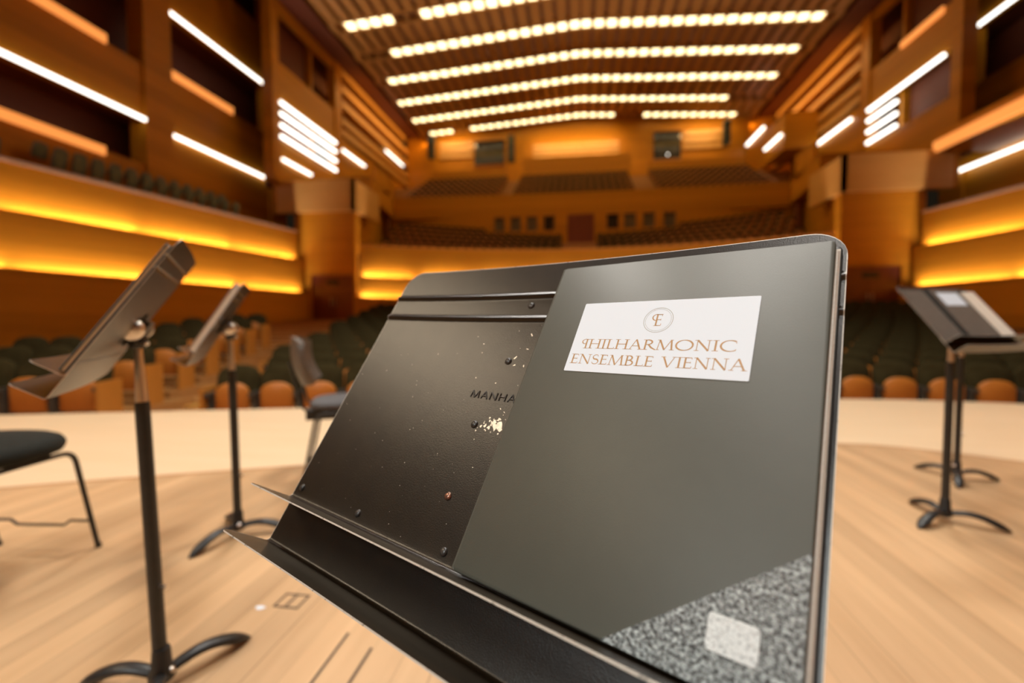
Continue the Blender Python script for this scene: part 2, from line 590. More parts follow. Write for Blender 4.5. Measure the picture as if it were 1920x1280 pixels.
    mb.box((sd * 13.4, 31.3, 10.2), (sd * 17, 31.5, 11.4))
    struct(mb, 'wall_' + nm, 'wall_wood')
    d = MB()
    d.box((dx0, 24.62, 0.9), (dx1, 24.7, 3.7))
    d.box(((dx0 + dx1) / 2 - 0.01, 24.6, 0.9), ((dx0 + dx1) / 2 + 0.01, 24.63, 3.7))
    do = struct(d, 'door_%d' % (2 if sd < 0 else 3), 'door_wood')
    h = MB()
    for k in (-1, 1):
        h.tube([((dx0 + dx1) / 2 + k * 0.12, 24.56, 1.9), ((dx0 + dx1) / 2 + k * 0.12, 24.56, 2.4)], 0.02, 8)
    h.build('door_handle', 'rail', do)
    sg = MB()
    sg.box(((dx0 + dx1) / 2 - 0.35, 24.55, 3.15), ((dx0 + dx1) / 2 + 0.35, 24.61, 3.4))
    sg.build('door_plate', 'glass_dark', do)
    # exit opening at the tier side
    e = MB()
    e.box((sd * 14.35, 32.3, 6.4), (sd * 14.05, 32.95, 8.8))
    struct(e, 'door_%d' % (4 if sd < 0 else 5), 'dark_wood')

# tier front (raised seating), three clapboard panels
TF = [(x, 28.6 - 3.4 * (x / 12.7) ** 2) for x in [-12.7 + 25.4 * i / 24 for i in range(25)]]


def tier_front(x):
    return 28.6 - 3.4 * (x / 12.7) ** 2


mb = MB()
ribbon(mb, TF, 3.3, 5.45, 0.12, 1)
ribbon(mb, [(x, y - 0.30) for x, y in TF], 2.0, 3.62, 0.05, 1)
ribbon(mb, [(x, y - 0.60) for x, y in TF], 0.2, 2.42, 0.05, 1)
struct(mb, 'wall_back', 'wall_wood')
mb = MB()
ribbon(mb, [(x, y - 0.02) for x, y in TF], 5.45, 5.53, 0.16, 1)
struct(mb, 'trim_4', 'end_wood')
for i in range(0, 24, 3):
    xa, xb = TF[i][0], TF[i + 3][0]
    ya, yb = TF[i][1], TF[i + 3][1]
    for (off, zt) in ((0.16, 3.50), (0.46, 2.30)):
        area(((xa + xb) / 2, (ya + yb) / 2 - off + 0.01, zt), (xb - xa, yb - ya, 0), (0, 0.25, 1), 3.0, 0.05, 58, GLOW, 150, 'cove_or_fill_lamp')

# rear wall of the tier / balcony front
mb = MB()
wx = [(-6.25, -5.4), (-5.05, -4.2), (-3.85, -3.0), (-2.6, -1.75), (1.9, 2.8), (3.1, 4.0), (4.4, 5.3), (5.8, 6.7)]
BF = [(x, 33.0 + 0.5 - 0.5 * (x / 14.5) ** 2) for x in [-14.8 + 29.6 * i / 16 for i in range(17)]]
ribbon(mb, BF, 8.75, 10.35, 0.3, 1)
xe = [-14.8]
for a, b in sorted(wx + [(-0.85, 1.05)]):
    xe += [a, b]
xe.append(14.8)
for i in range(0, len(xe), 2):
    mb.box((xe[i], 33.3, 4.9), (xe[i + 1], 33.6, 8.75))
for a, b in wx:
    mb.box((a, 33.3, 4.9), (b, 33.6, 7.6))
struct(mb, 'wall_back', 'wall_wood')
for i, (a, b) in enumerate(wx):
    w = MB()
    w.box((a, 33.5, 7.6), (b, 33.55, 8.75))
    wo = struct(w, 'window_%d' % (i + 1), 'glass_dark' if i in (3, 4) else 'glass_reflect')
    f = MB()
    for z in (7.6, 8.7):
        f.box((a, 33.36, z), (b, 33.56, z + 0.05))
    for x in (a, b - 0.05):
        f.box((x, 33.36, 7.6), (x + 0.05, 33.56, 8.75))
    f.build('window_frame', 'end_wood', wo)
d = MB()
d.box((-0.85, 33.4, 5.9), (1.05, 33.5, 8.75))
d.box((0.09, 33.37, 5.9), (0.11, 33.41, 8.75))
do = struct(d, 'door_1', 'door_wood')

# tier floor and balcony floor (stepped slabs)
NT_ROWS = 6


def tier_row(x, k):
    f = tier_front(x) + 0.75
    return f + (32.6 - f) * k / (NT_ROWS - 1)


def tier_z(k, x=0.0):
    return 4.85 + k * (0.33 + 0.19 * (min(abs(x), 12.7) / 12.0) ** 1.5)


mb = MB()
for k in range(NT_ROWS):
    for i in range(24):
        xa, xb = TF[i][0], TF[i + 1][0]
        fa0 = (tier_row(xa, k) - 0.45) if k else tier_front(xa) + 0.12
        fb0 = (tier_row(xb, k) - 0.45) if k else tier_front(xb) + 0.12
        za, zb = tier_z(k, xa), tier_z(k, xb)
        mb.quad((xa, fa0, za), (xb, fb0, zb), (xb, 33.3, zb), (xa, 33.3, za))
        mb.quad((xa, fa0, za - 0.6), (xb, fb0, zb - 0.6), (xb, fb0, zb), (xa, fa0, za))
struct(mb, 'floor', 'stalls_floor')

BAL = [(33.9 + 0.9 * k, 9.75 + 0.50 * k) for k in range(8)]
mb = MB()
for (y, z) in BAL:
    mb.box((-14.6, y - 0.4, z - 0.55), (14.6, y + 0.55, z))
mb.box((-17, 40.8, 12.0), (17, 44, 13.4))
struct(mb, 'floor', 'stalls_floor')
mb = MB()
mb.box((-17, 44, 13), (17, 44.3, 21))
mb.box((-5.0, 40.9, 13.2), (4.4, 41.2, 15.6))
mb.box((-13.5, 41.0, 13.2), (-6.6, 41.3, 14.8))
mb.box((5.8, 41.0, 13.2), (13.5, 41.3, 14.8))
struct(mb, 'wall_back', 'wall_wood')
# lit slatted panels on the rear wall
for nmx, (xa, xb, za, zb, lab) in enumerate(((-4.4, 3.6, 16.0, 17.9, 'brightly lit wooden slat panel at the centre of the rear wall'),
                                             (-13.6, -10.3, 16.9, 18.6, 'lit wooden slat panel on the rear wall, left of the dark window'),
                                             (9.3, 13.0, 16.6, 18.4, 'lit wooden slat panel on the rear wall, right of the dark window'))):
    sp = empty('slat_panel', ((xa + xb) / 2, 43.9, za), lab, 'wall panel', 'rear wall slat panels')
    n = 4 if nmx == 0 else 3
    for k in range(n):
        b = MB()
        hh = (zb - za) / n
        b.box((-(xb - xa) / 2, -0.08, hh * k + 0.12), ((xb - xa) / 2, 0.0, hh * (k + 1) - 0.08))
        b.build('slat', 'slat_wood', sp)
    area(((xa + xb) / 2, 42.2, zb + 0.15), (1, 0, 0), (0, 1, -0.55), xb - xa, 0.2, 170 if nmx == 0 else 70, (1.0, 0.62, 0.26), 150, 'panel_fill')  # light added to brighten the slats; no lamp hangs here
for i, (xa, xb, za, zb) in enumerate(((-10.1, -7.2, 16.2, 18.5), (6.7, 9.1, 15.9, 18.4))):
    w = MB()
    w.box((xa, 43.86, za), (xb, 43.98, zb))
    wo = struct(w, 'window_%d' % (9 + i), 'glass_dark')
    f = MB()
    f.box((xa - 0.1, 43.8, za - 0.1), (xb + 0.1, 43.99, za))
    f.box((xa - 0.1, 43.8, zb), (xb + 0.1, 43.99, zb + 0.1))
    f.build('window_frame', 'end_wood', wo)
b = MB()
b.lathe((7.95, 43.8, 16.3), (0, 1, 0), [(0.0, -0.05), (0.06, -0.03), (0.06, 0.05)], 12)
M['spot_light'] = mat('spot_light', (0.9, 0.9, 0.9), 0.4, emit=(1.0, 0.93, 0.8), estr=4.0)
tag(b.build('spot_lamp', 'spot_light'), 'small round lamp shining in the dark window right of the rear wall', 'lamp')
for (x, y, za, zb, wd, lab) in ((-14.0, 42.5, 16.6, 18.6, 0.55, 'tall teal loudspeaker hung at the left end of the rear wall'),
                                (-6.3, 42.5, 15.9, 18.2, 0.55, 'tall dark loudspeaker beside the left rear window'),
                                (12.6, 42.5, 16.4, 18.4, 0.5, 'tall teal loudspeaker hung at the right end of the rear wall')):
    sp = empty('loudspeaker', (x, y, za), lab, 'loudspeaker', 'rear wall loudspeakers')
    c = MB()
    c.box((-wd / 2, -0.3, 0), (wd / 2, 0.3, zb - za))
    c.build('cabinet', 'speaker', sp)
    for k in range(3):
        g = MB()
        g.lathe((0, -0.3, (zb - za) * (k + 0.5) / 3), (0, -1, 0), [(wd * 0.4, 0.0), (wd * 0.4, 0.02), (wd * 0.1, 0.01)], 16)
        g.build('driver', 'glass_dark', sp)
    g = MB()
    for k in (-1, 1):
        g.tube([(k * wd * 0.35, 0, zb - za), (k * wd * 0.35, 0, 20 - za)], 0.02, 6)
    g.build('hanger', 'black_tube', sp)


# ------------------------------------------------------------------ ceiling
def ceil_z(x):
    return 19.95 - 0.062 * abs(x)


ROWS = [23.6, 26.9, 30.07, 33.3, 36.6, 39.9, 42.9]
mb = MB()
pitch = 0.8
nx = int(HX / pitch)
bays = [(18.0, ROWS[0] - 0.5)] + [(ROWS[i] + 0.5, ROWS[i + 1] - 0.5) for i in range(len(ROWS) - 1)]
for (ya, yb) in bays:
    for sd in (-1, 1):
        for k in range(nx + 1):
            xa = sd * (k * pitch + 0.08)
            xb = sd * min(k * pitch + 0.62, HX)
            mb.prism([(xa, ya, ceil_z(xa)), (xb, ya, ceil_z(xb)), (xb, ya, ceil_z(xb) + 0.1), (xa, ya, ceil_z(xa) + 0.1)], (0, ya, 0), (0, yb, 0))
for yr in ROWS:
    for sd in (-1, 1):
        # header boards either side of each light slot
        for dy in (-0.53, 0.42):
            mb.prism([(0, yr + dy, ceil_z(0) - 0.02), (sd * HX, yr + dy, ceil_z(HX) - 0.02), (sd * HX, yr + dy, ceil_z(HX) + 0.3), (0, yr + dy, ceil_z(0) + 0.3)], (0, 0, 0), (0, 0.16, 0))
        for k in range(nx + 1):
            xa = sd * (k * pitch + 0.68)
            xb = sd * (k * pitch + 0.82)
            mb.prism([(xa, yr - 0.35, ceil_z(xa)), (xb, yr - 0.35, ceil_z(xb)), (xb, yr - 0.35, ceil_z(xb) + 0.3), (xa, yr - 0.35, ceil_z(xa) + 0.3)], (0, 0, 0), (0, 0.76, 0))
for sd in (-1, 1):
    mb.box((sd * HX, 18, ceil_z(HX) - 0.05), (sd * (HX + 0.25), 44, ceil_z(HX) + 0.6))
struct(mb, 'ceiling', 'ceil_wood')
mb = MB()
mb.box((-22, -9, 23), (22, 46, 23.3))
mb.box((-22, -9, 20.6), (22, 17.9, 20.8))
struct(mb, 'ceiling', 'recess_shade')
for sd in (-1, 1):
    mb = MB()
    mb.box((sd * 15.6, 18, 19.2), (sd * 17.4, 46, 19.4))
    struct(mb, 'ceiling', 'recess_shade')

spans = {0: [(-14.4, -11.6), (-10.5, 10.5)], 1: [(-14.3, -11.7), (-9.6, 9.6)], 2: [(-12.2, 14.2)], 3: [(-14.4, 14.2)], 4: [(-14.6, 13.8)], 5: [(-14.6, 11.8)], 6: [(-14.4, -12.2), (-9.8, 3.2), (5.4, 13.6)]}
rowname = ['nearest', 'second nearest', 'third nearest', 'fourth nearest', 'fifth nearest', 'second farthest', 'farthest']
for i, yr in enumerate(ROWS):
    for (a, b) in spans[i]:
        parts = [(a, 0.0), (0.0, b)] if a < 0 < b else [(a, b)]
        for (p, q) in parts:
            side = 'left' if (p + q) < 0 else 'right'
            extra = '' if len(spans[i]) == 1 or a < 0 < b else ' near the edge'
            z0 = ceil_z((p + q) / 2)
            li = MB()
            for k in range(-nx - 1, nx + 1):
                xa, xb = (k * pitch + 0.10, k * pitch + 0.63) if k >= 0 else ((k + 1) * pitch - 0.63, (k + 1) * pitch - 0.10)
                if xb < p + 0.05 or xa > q - 0.05:
                    continue
                xm = (xa + xb) / 2
                li.box((xa, yr - 0.36, ceil_z(xm) + 0.04), (xb, yr + 0.40, ceil_z(xm) + 0.14))
            tag(li.build('ceiling_light', 'row_light'), '%s ceiling light row, lit dashes on the %s%s' % (rowname[i], side, extra), 'ceiling light', 'ceiling light rows')


# ------------------------------------------------------------------ wall light tubes and wooden ledges with painted amber light
def tube_thing(sd, X, y0, y1, z, label, mat_='tube_light', h=0.16, group='white tubes on the side walls', name='light_tube', d=0.10):
    b = MB()
    x = sd * (X - (h / 2 + 0.02 if mat_ == 'tube_light' else d / 2 + 0.01))
    if mat_ == 'tube_light':
        n = 8
        b.tube([(x, y0, z), (x, y1, z)], h / 2, 10)
    else:
        b.box((x - d / 2, y0, z - h / 2), (x + d / 2, y1, z + h / 2))
    o = b.build(name, mat_)
    tag(o, label, 'light', group)
    return o


tube_thing(-1, 19.5, 8.8, 18.3, 10.1, 'long white light tube at the far left under a dark opening')
tube_thing(-1, 19.5, 19.75, 26.6, 15.75, 'long white light tube high on the left wall over an opening')
tube_thing(-1, 19.5, 19.75, 26.6, 9.98, 'white light tube low on the left wall above plain panelling')
for z, w in ((13.5, 'topmost'), (12.88, 'second from top'), (12.24, 'third from top'), (11.6, 'lowest')):
    tube_thing(-1, 17.0, 24.25, 30.2, z, '%s of the four stacked white tubes on the left wall' % w, h=0.2)
    tube_thing(1, 17.0, 24.6 if z > 13 else 27.8, 30.25, z, '%s of the four stacked white tubes on the right wall' % w, h=0.2)
tube_thing(-1, 17.0, 24.4, 27.2, 10.35, 'short white tube below the four stacked tubes, left wall')
tube_thing(-1, 17.0, 31.2, 34.6, 13.38, 'short slanting white tube right of the stacked tubes, left wall')
tube_thing(-1, 17.0, 38.7, 42.6, 16.1, 'short white tube farthest back on the left wall')
tube_thing(1, 19.5, 20.5, 26.65, 15.6, 'long white light tube high at the upper right corner')
tube_thing(1, 19.3, 20.0, 28.2, 8.72, 'long white light tube at the right, below the amber ledge')
tube_thing(1, 17.0, 32.0, 38.3, 13.75, 'white tube left of the stacked tubes, right wall', h=0.2)
tube_thing(1, 14.68, 36.4, 39.3, 14.7, 'short white tube second farthest back on the right wall', h=0.2)
tube_thing(1, 14.7, 39.7, 43.4, 16.6, 'short white tube farthest back on the right wall', h=0.2)
AG = 'ledges with painted amber light on the side walls'
tube_thing(-1, 19.5, 12.0, 16.7, 12.68, 'wooden ledge with painted amber light at the top left corner', 'ledge_glow', 0.36, AG, 'lit_ledge')
tube_thing(-1, 19.5, 9.0, 16.5, 8.05, 'wooden ledge with painted amber light at far left just above the side seats', 'ledge_glow', 0.36, AG, 'lit_ledge')
tube_thing(-1, 19.5, 19.75, 23.7, 12.9, 'wooden ledge with painted amber light in the middle of the left wall', 'ledge_glow', 0.36, AG, 'lit_ledge')
tube_thing(1, 17.0, 24.8, 27.7, 15.72, 'narrow wooden ledge with painted amber light high on the right wall', 'ledge_glow', 0.3, AG, 'lit_ledge')
tube_thing(1, 16.5, 17.5, 24.35, 9.15, 'wide wooden ledge with painted amber light at the right edge above a white tube', 'ledge_glow', 0.5, AG, 'lit_ledge')

# stage surround behind the camera, so the platform stands in a real room
mb = MB()
mb.box((-22, -9.3, -1), (22, -9, 21))
struct(mb, 'wall_front', 'wall_wood')

# ------------------------------------------------------------------ stalls floor and seats
NR = 19


def row_y(x, k):
    t = k / (NR - 1)
    return (edge_y(x) + 1.3) * (1 - t) + 24.0 * t


def row_z(k):
    return -0.53 + 0.092 * k


SIDE_N = (8, 6, 5, 4, 3, 3, 2)


def side_z(k):
    return -0.42 + 0.118 * k


def cl_edge(y, sd):     # end of the centre block
    return -(3.1 + 0.34 * y) if sd < 0 else min(3.0 + 0.56 * y, 15.4)


def sl_edge(y, sd):     # aisle side of the side blocks
    return -(4.35 + 0.34 * y) if sd < 0 else 4.25 + 0.56 * y


mb = MB()
gx = [-18.5 + 37.0 * i / 74 for i in range(75)]
for k in range(NR + 1):
    for a, b in zip(gx, gx[1:]):
        def rr(x, kk):
            if kk == 0:
                return edge_y(x) - 0.02
            return row_y(x, kk) - 0.42
        y0a, y0b = rr(a, k), rr(b, k)
        y1a, y1b = (rr(a, k + 1), rr(b, k + 1)) if k < NR else (28.5, 28.5)
        z = row_z(min(k, NR))
        mb.quad((a, y0a, z), (b, y0b, z), (b, y1b, z), (a, y1a, z))
        if k:
            zp = row_z(k - 1)
            mb.quad((a, y0a, zp), (b, y0b, zp), (b, y0b, z), (a, y0a, z))
struct(mb, 'floor', 'stalls_floor')
# raised side platforms under the side blocks
for sd in (-1, 1):
    for k in range(0, 7):
        mb = MB()
        for i in range(12):
            f = lambda x, kk: row_y(x, kk) - 0.42
            xa = abs(sl_edge(row_y(sd * (6.5 if sd < 0 else 9.0), k), sd)) - 0.05
            wd = SIDE_N[k] * 0.56 + 0.2
            x0 = sd * (xa + wd * i / 12)
            x1 = sd * (xa + wd * (i + 1) / 12)
            mb.prism([(x0, f(x0, k), row_z(k)), (x1, f(x1, k), row_z(k)), (x1, f(x1, k + 1), row_z(k)), (x0, f(x0, k + 1), row_z(k))], (0, 0, row_z(k)), (0, 0, side_z(k)))
        struct(mb, 'floor', 'stalls_floor')


def arch_panel(w, z0, z1, r, y0, y1, tilt=0.0, n=7):
    """rounded-top slab: outline in xz, extruded between y0 and y1, leaning back by tilt"""
    out = [(-w / 2, z0), (w / 2, z0)]
    for i in range(n + 1):
        a = PI / 2 * i / n
        out.append((w / 2 - r + r * math.cos(a), z1 - r * 0.75 + r * 0.75 * math.sin(a)))
    for i in range(n + 1):
        a = PI / 2 + PI / 2 * i / n
        out.append((-w / 2 + r + r * math.cos(a), z1 - r * 0.75 + r * 0.75 * math.sin(a)))
    b = MB()
    k = len(out)
    for y, inset in ((y0, 0.012), (y0 + 0.012, 0.0), (y1 - 0.012, 0.0), (y1, 0.012)):
        for (x, z) in out:
            sx = (w / 2 - inset) / (w / 2)
            zc = (z0 + z1) / 2
            zz = zc + (z - zc) * (1 - 2 * inset / (z1 - z0))
            b.v.append((x * sx, y + (z - z0) * tilt, zz))
    for j in range(3):
        for i in range(k):
            a, c = j * k + i, j * k + (i + 1) % k
            b.face((a, c, c + k, a + k))
    b.face(list(range(k - 1, -1, -1)))
    b.face([3 * k + i for i in range(k)])
    return b


def seat_arm(x):
    b = MB()
    b.box((x - 0.022, -0.12, 0.0), (x + 0.022, 0.04, 0.50))
    b.box((x - 0.028, -0.20, 0.50), (x + 0.028, 0.16, 0.555))
    return b


seat_meshes = {}
tmp = arch_panel(0.535, 0.36, 0.90, 0.22, 0.02, 0.10, 0.20).build('backrest', 'seat_fabric', smooth=50)
seat_meshes['backrest'] = tmp.data
bpy.data.objects.remove(tmp)
tmp = arch_panel(0.42, 0.24, 0.68, 0.19, -0.09, -0.03, -0.03).build('seat_pan', 'seat_wood', smooth=50)
seat_meshes['seat_pan'] = tmp.data
bpy.data.objects.remove(tmp)
M['terrace_fabric_lit'] = noisy('terrace_fabric_lit', (0.14, 0.17, 0.14), (0.18, 0.21, 0.175), 9, 0.8)  # tube light on the green seats put into a paler fabric colour
tmp = arch_panel(0.535, 0.36, 0.90, 0.22, 0.02, 0.10, 0.20).build('backrest', 'terrace_fabric_lit', smooth=50)
seat_meshes['backrest_lit'] = tmp.data
bpy.data.objects.remove(tmp)
for s_, x_ in (('armrest', -0.275), ('armrest2', 0.275)):
    tmp = seat_arm(x_).build('armrest', 'seat_arm')
    seat_meshes[s_] = tmp.data
    bpy.data.objects.remove(tmp)
for s_, x_ in (('end_l', -0.32), ('end_r', 0.32)):
    e = MB()
    e.box((x_ - 0.02, -0.22, 0.0), (x_ + 0.02, 0.20, 0.62))
    tmp = e.build('end_panel', 'end_wood')
    seat_meshes[s_] = tmp.data
    bpy.data.objects.remove(tmp)


def put_seat(loc, rz, label, group, end=None, simple=False):
    o = bpy.data.objects.new('theatre_seat', None)
    o.empty_display_size = 0.1
    COL.objects.link(o)
    o.location = loc
    o.rotation_euler = (0, 0, rz)
    tag(o, label, 'seat', group)
    parts = ['backrest', 'seat_pan'] if simple else ['backrest', 'seat_pan', 'armrest', 'armrest2']
    if 'parapet' in label:
        parts[0] = 'backrest_lit'
    if end:
        parts.append(end)
    for p in parts:
        nm = {'armrest2': 'armrest', 'end_l': 'end_panel', 'end_r': 'end_panel', 'backrest_lit': 'backrest'}.get(p, p)
        c = bpy.data.objects.new(nm, seat_meshes[p])
        COL.objects.link(c)
        c.parent = o


F = 853.33
cyaw, cpit = R(8.34), R(-2.35)
FW = Vector((-math.sin(cyaw) * math.cos(cpit), math.cos(cyaw) * math.cos(cpit), math.sin(cpit)))
RT = Vector((math.cos(cyaw), math.sin(cyaw), 0))
UP = RT.cross(FW)


def seen(p):
    d = Vector(p) + Vector((0, 0, 0.8)) - CAMLOC
    z = d.dot(FW)
    if z <= 0.1:
        return None
    x = 960 + F * d.dot(RT) / z
    y = 640 - F * d.dot(UP) / z
    if x < -35 or x > 1955 or y < -20:
        return None
    # behind the big music desk in the foreground
    if y > 440:
        xl = 772 - (y - 517) * 0.555
        top = 517 - (x - 772) * 0.105
        if xl + 22 < x < 1572 - max(0, y - 500) * 0.02 and y > top + 16:
            return None
    return z


cands = []          # (depth, loc, rz, label, group, end, simple)
rest = []
SW = 0.56


def consider(loc, rz, label, group, end=None, simple=False):
    z = seen(loc)
    if z is None:
        rest.append((loc, rz))
    else:
        cands.append((z, loc, rz, label, group, end, simple))


def row_name(k):
    return 'front row' if k == 0 else ORD[k + 1] + ' row'


for k in range(NR):
    # centre block: march along the row from both ends
    pts = []
    x = 0.28
    for sgn in (-1, 1):
        x = 0.28 * sgn
        lst = []
        while True:
            y = row_y(x, k)
            if abs(x) > abs(cl_edge(y, sgn)) - 0.3:
                break
            sl = (row_y(x + 0.05, k) - row_y(x - 0.05, k)) / 0.1
            lst.append((x, y, math.atan(sl)))
            x += sgn * SW * math.cos(math.atan(sl))
        n = len(lst)
        for i, (px, py, a) in enumerate(lst):
            nn = n - i
            end = None
            if nn == 1:
                end = 'end_l' if sgn < 0 else 'end_r'
            side = 'left' if sgn < 0 else 'right'
            consider((px, py, row_z(k)), a, 'dark green seat, %s from the %s aisle in the centre stalls %s' % (ORD[nn], side, row_name(k)), 'centre stalls seats', end)
    for sgn in (-1, 1):
        if k > 6:
            continue
        y = row_y(sgn * (6.2 if sgn < 0 else 9.0), k)
        x = sl_edge(y, sgn) + sgn * 0.3
        i = 0
        while i < SIDE_N[k]:
            y = row_y(x, k)
            sl = (row_y(x + 0.05, k) - row_y(x - 0.05, k)) / 0.1
            a = math.atan(sl)
            i += 1
            end = None
            if i == 1:
                end = 'end_r' if sgn < 0 else 'end_l'
            side = 'left' if sgn < 0 else 'right'
            consider((x, y, side_z(k)), a, 'dark green seat, %s from the aisle in the %s side block %s' % (ORD[i], side, row_name(k)), '%s side stalls seats' % side, end)
            x += sgn * SW * math.cos(a)
# terrace seats over the left parapet
for r_ in range(2):
    i = 0
    y = 11.0
    while y < 21.0:
        if not (12.7 < y < 13.6):
            i += 1
            if r_ == 0 or y > 13.6:
                consider((-(lw_x(y) + 0.55 + 0.8 * r_), y, 6.05 + 0.42 * r_), R(-90 + 10), 'dark green seat with painted tube light behind the left parapet, %s from the left in its %s row' % (ORD[i], ('front', 'rear')[r_]), 'left terrace seats', None, True)
        y += 0.575
for k in range(NT_ROWS):
    for sgn in (-1, 1):
        i = 0
        x = sgn * 1.45
        while abs(x) < 12.0 + 0.3 * k:
            y = tier_row(x, k)
            if k < NT_ROWS - 1 or abs(x) > 6.9:
                i += 1
                sl = (tier_row(x + 0.05, k) - tier_row(x - 0.05, k)) / 0.1
                consider((x, y, tier_z(k, x)), math.atan(sl), 'green seat in the raised tier, %s %s of the centre door in its %s' % (ORD[i], 'left' if sgn < 0 else 'right', row_name(k)), 'raised tier seats', None, True)
            x += sgn * SW
cands.sort(key=lambda c: c[0])
for c in cands[:300]:
    put_seat(*c[1:])
for c in cands[300:]:
    rest.append((c[1], c[2]))
for (y, z) in BAL[:7]:
    for (xa, xb) in ((-13.4, -6.0), (-5.0, 4.4), (5.6, 13.6)):
        n = int((xb - xa) / SW)
        for i in range(n):
            rest.append(((xa + SW * (i + 0.5), y, z), 0.0))
st = MB()
lo_back = arch_panel(0.535, 0.36, 0.90, 0.22, 0.02, 0.10, 0.20, 3)
lo_pan = arch_panel(0.42, 0.24, 0.68, 0.19, -0.09, -0.03, -0.03, 3)
for (loc, rz) in rest:
    mtx = Matrix.Translation(loc) @ Matrix.Rotation(rz, 4, 'Z')
    for src, mi in ((lo_back, 0), (lo_pan, 1)):
        n = len(st.v)
        st.v += [tuple(mtx @ Vector(q)) for q in src.v]
        for f in src.f:
            st.face([n + q for q in f], mi)
o = st.build('theatre_seats', ['seat_fabric', 'seat_wood'], kind='stuff')
tag(o, 'distant rows of dark green theatre seats on the balcony and rear tiers', 'seats')

# aisle steps beside the left and right side blocks
for sd in (-1, 1):
    stp = MB()
    for k in range(1, 10):
        y = row_y(sd * (5.6 if sd < 0 else 8.0), k) - 0.42
        xa, xb = cl_edge(y, sd) + sd * 0.05, sl_edge(y, sd) - sd * 0.05
        stp.box((xa, y - 0.4, row_z(k - 1)), (xb, y, row_z(k - 1) + 0.045))
    struct(stp, 'trim_%d' % (5 if sd < 0 else 6), 'slat_wood')


# ------------------------------------------------------------------ music stands
DW = 0.508
DH = 0.380
VU = 0.052
CURV = 0.108


def ucols():
    us = [-DW / 2 + 0.0 + 0.028 * (1 - math.cos(PI / 2 * i / 8)) for i in range(9)]
    us += [-DW / 2 + 0.028 + (DW - 0.056) * i / 20 for i in range(1, 20)]
    us += [-u for u in us[:9]][::-1]
    return us


def rounded(u, r):
    d = abs(u) - (DW / 2 - r)
    return 0.0 if d <= 0 else r - math.sqrt(max(r * r - d * d, 0.0))


def bead(v):
    w = 0.0
    for c in (0.3345, 0.3035):
        d = abs(v - c)
        if d < 0.0048:
            w += 0.0030 * 0.5 * (1 + math.cos(PI * d / 0.0048))
    return w


def sheet(profile_fn, us, th):
    """profile_fn(u) -> list of (v, w) ; makes a thick bent sheet. front side = +normal"""
    b = MB()
    prof = [profile_fn(u) for u in us]
    n, k = len(us), len(prof[0])
    nors = []
    for i in range(n):
        row = []
        for j in range(k):
            a = prof[i][max(j - 1, 0)]
            c = prof[i][min(j + 1, k - 1)]
            d = Vector((c[0] - a[0], c[1] - a[1]))
            if d.length < 1e-9:
                d = Vector((1, 0))
            d.normalize()
            row.append((-d.y, d.x))
        nors.append(row)
    for off in (0.0, -th):
        for i in range(n):
            for j in range(k):
                v, w = prof[i][j]
                b.v.append((us[i], v + nors[i][j][0] * off, w + nors[i][j][1] * off))
    N_ = n * k
    for i in range(n - 1):
        for j in range(k - 1):
            a = i * k + j
            b.face((a, a + k, a + k + 1, a + 1), 1 if (j == k - 2 or i in (0, n - 2)) else 0)
            b.face((N_ + a, N_ + a + 1, N_ + a + k + 1, N_ + a + k), 0)
    for i in range(n - 1):
        a = i * k
        b.face((a, N_ + a, N_ + a + k, a + k), 1)
        a = i * k + k - 1
        b.face((a, a + k, N_ + a + k, N_ + a), 1)
    for j in range(k - 1):
        a = j
        b.face((a, a + 1, N_ + a + 1, N_ + a), 1)
        a = (n - 1) * k + j
        b.face((a, N_ + a, N_ + a + 1, a + 1), 1)
    return b


def lip_profile(v0, wl, vtop_fn, beads=True, vmax=DH, tiltv=0.0):
    rb = 0.004

    def fn(u):
        c = CURV * u * u
        wmax = wl - rounded(u, 0.014)
        pts = []
        for i in range(7):
            q = 1 - i / 6.0
            pts.append((v0 + tiltv * q, c + rb + (wmax - rb) * q))
        for i in range(1, 5):
            a = PI / 2 * i / 4
            pts.append((v0 + rb * (1 - math.cos(a)), c + rb * (1 - math.sin(a))))
        vt = vtop_fn(u)
        if beads:
            vs = [0.06, 0.08] + [0.10 + 0.02 * i for i in range(10)]
            vs += [0.2975 + 0.0012 * i for i in range(0, 11)] + [0.32] + [0.3285 + 0.0012 * i for i in range(0, 11)]
            tail = [0.348, 0.356, 0.364, 0.372, DH - 0.0007, DH]
            for v in vs:
                pts.append((v, c + bead(v)))
            for v in tail:
                q = (v - 0.342) / (DH - 0.342)
                pts.append((0.342 + (vt - 0.342) * q, c))
        else:
            for q in (0.25, 0.5, 0.75, 1.0):
                pts.append((v0 + rb + (vt - v0 - rb) * q, c))
        return pts
    return fn


def letters(b, items, z):
    """ribbons: items = list of (pts, widths) in plane coordinates"""
    for pts, wd in items:
        n0 = len(b.v)
        P = [Vector(p) for p in pts]
        for i, p in enumerate(P):
            d = (P[min(i + 1, len(P) - 1)] - P[max(i - 1, 0)])
            d = d.normalized() if d.length > 0 else Vector((1, 0))
            nn = Vector((-d.y, d.x))
            w = wd[i] if isinstance(wd, list) else wd
            b.v.append((*(p + nn * w / 2), z))
            b.v.append((*(p - nn * w / 2), z))
        for i in range(len(P) - 1):
            a = n0 + 2 * i
            b.face((a, a + 1, a + 3, a + 2))


def arc(cx, cy, rx, ry, a0, a1, n=14):
    return [(cx + rx * math.cos(R(a0 + (a1 - a0) * i / n)), cy + ry * math.sin(R(a0 + (a1 - a0) * i / n))) for i in range(n + 1)]


TK, TN, SF = 0.115, 0.05, 0.035    # thick, thin, serif strokes (cap height 1)


def serif(x, y, w=0.30):
    return ([(x - w / 2, y), (x + w / 2, y)], SF)


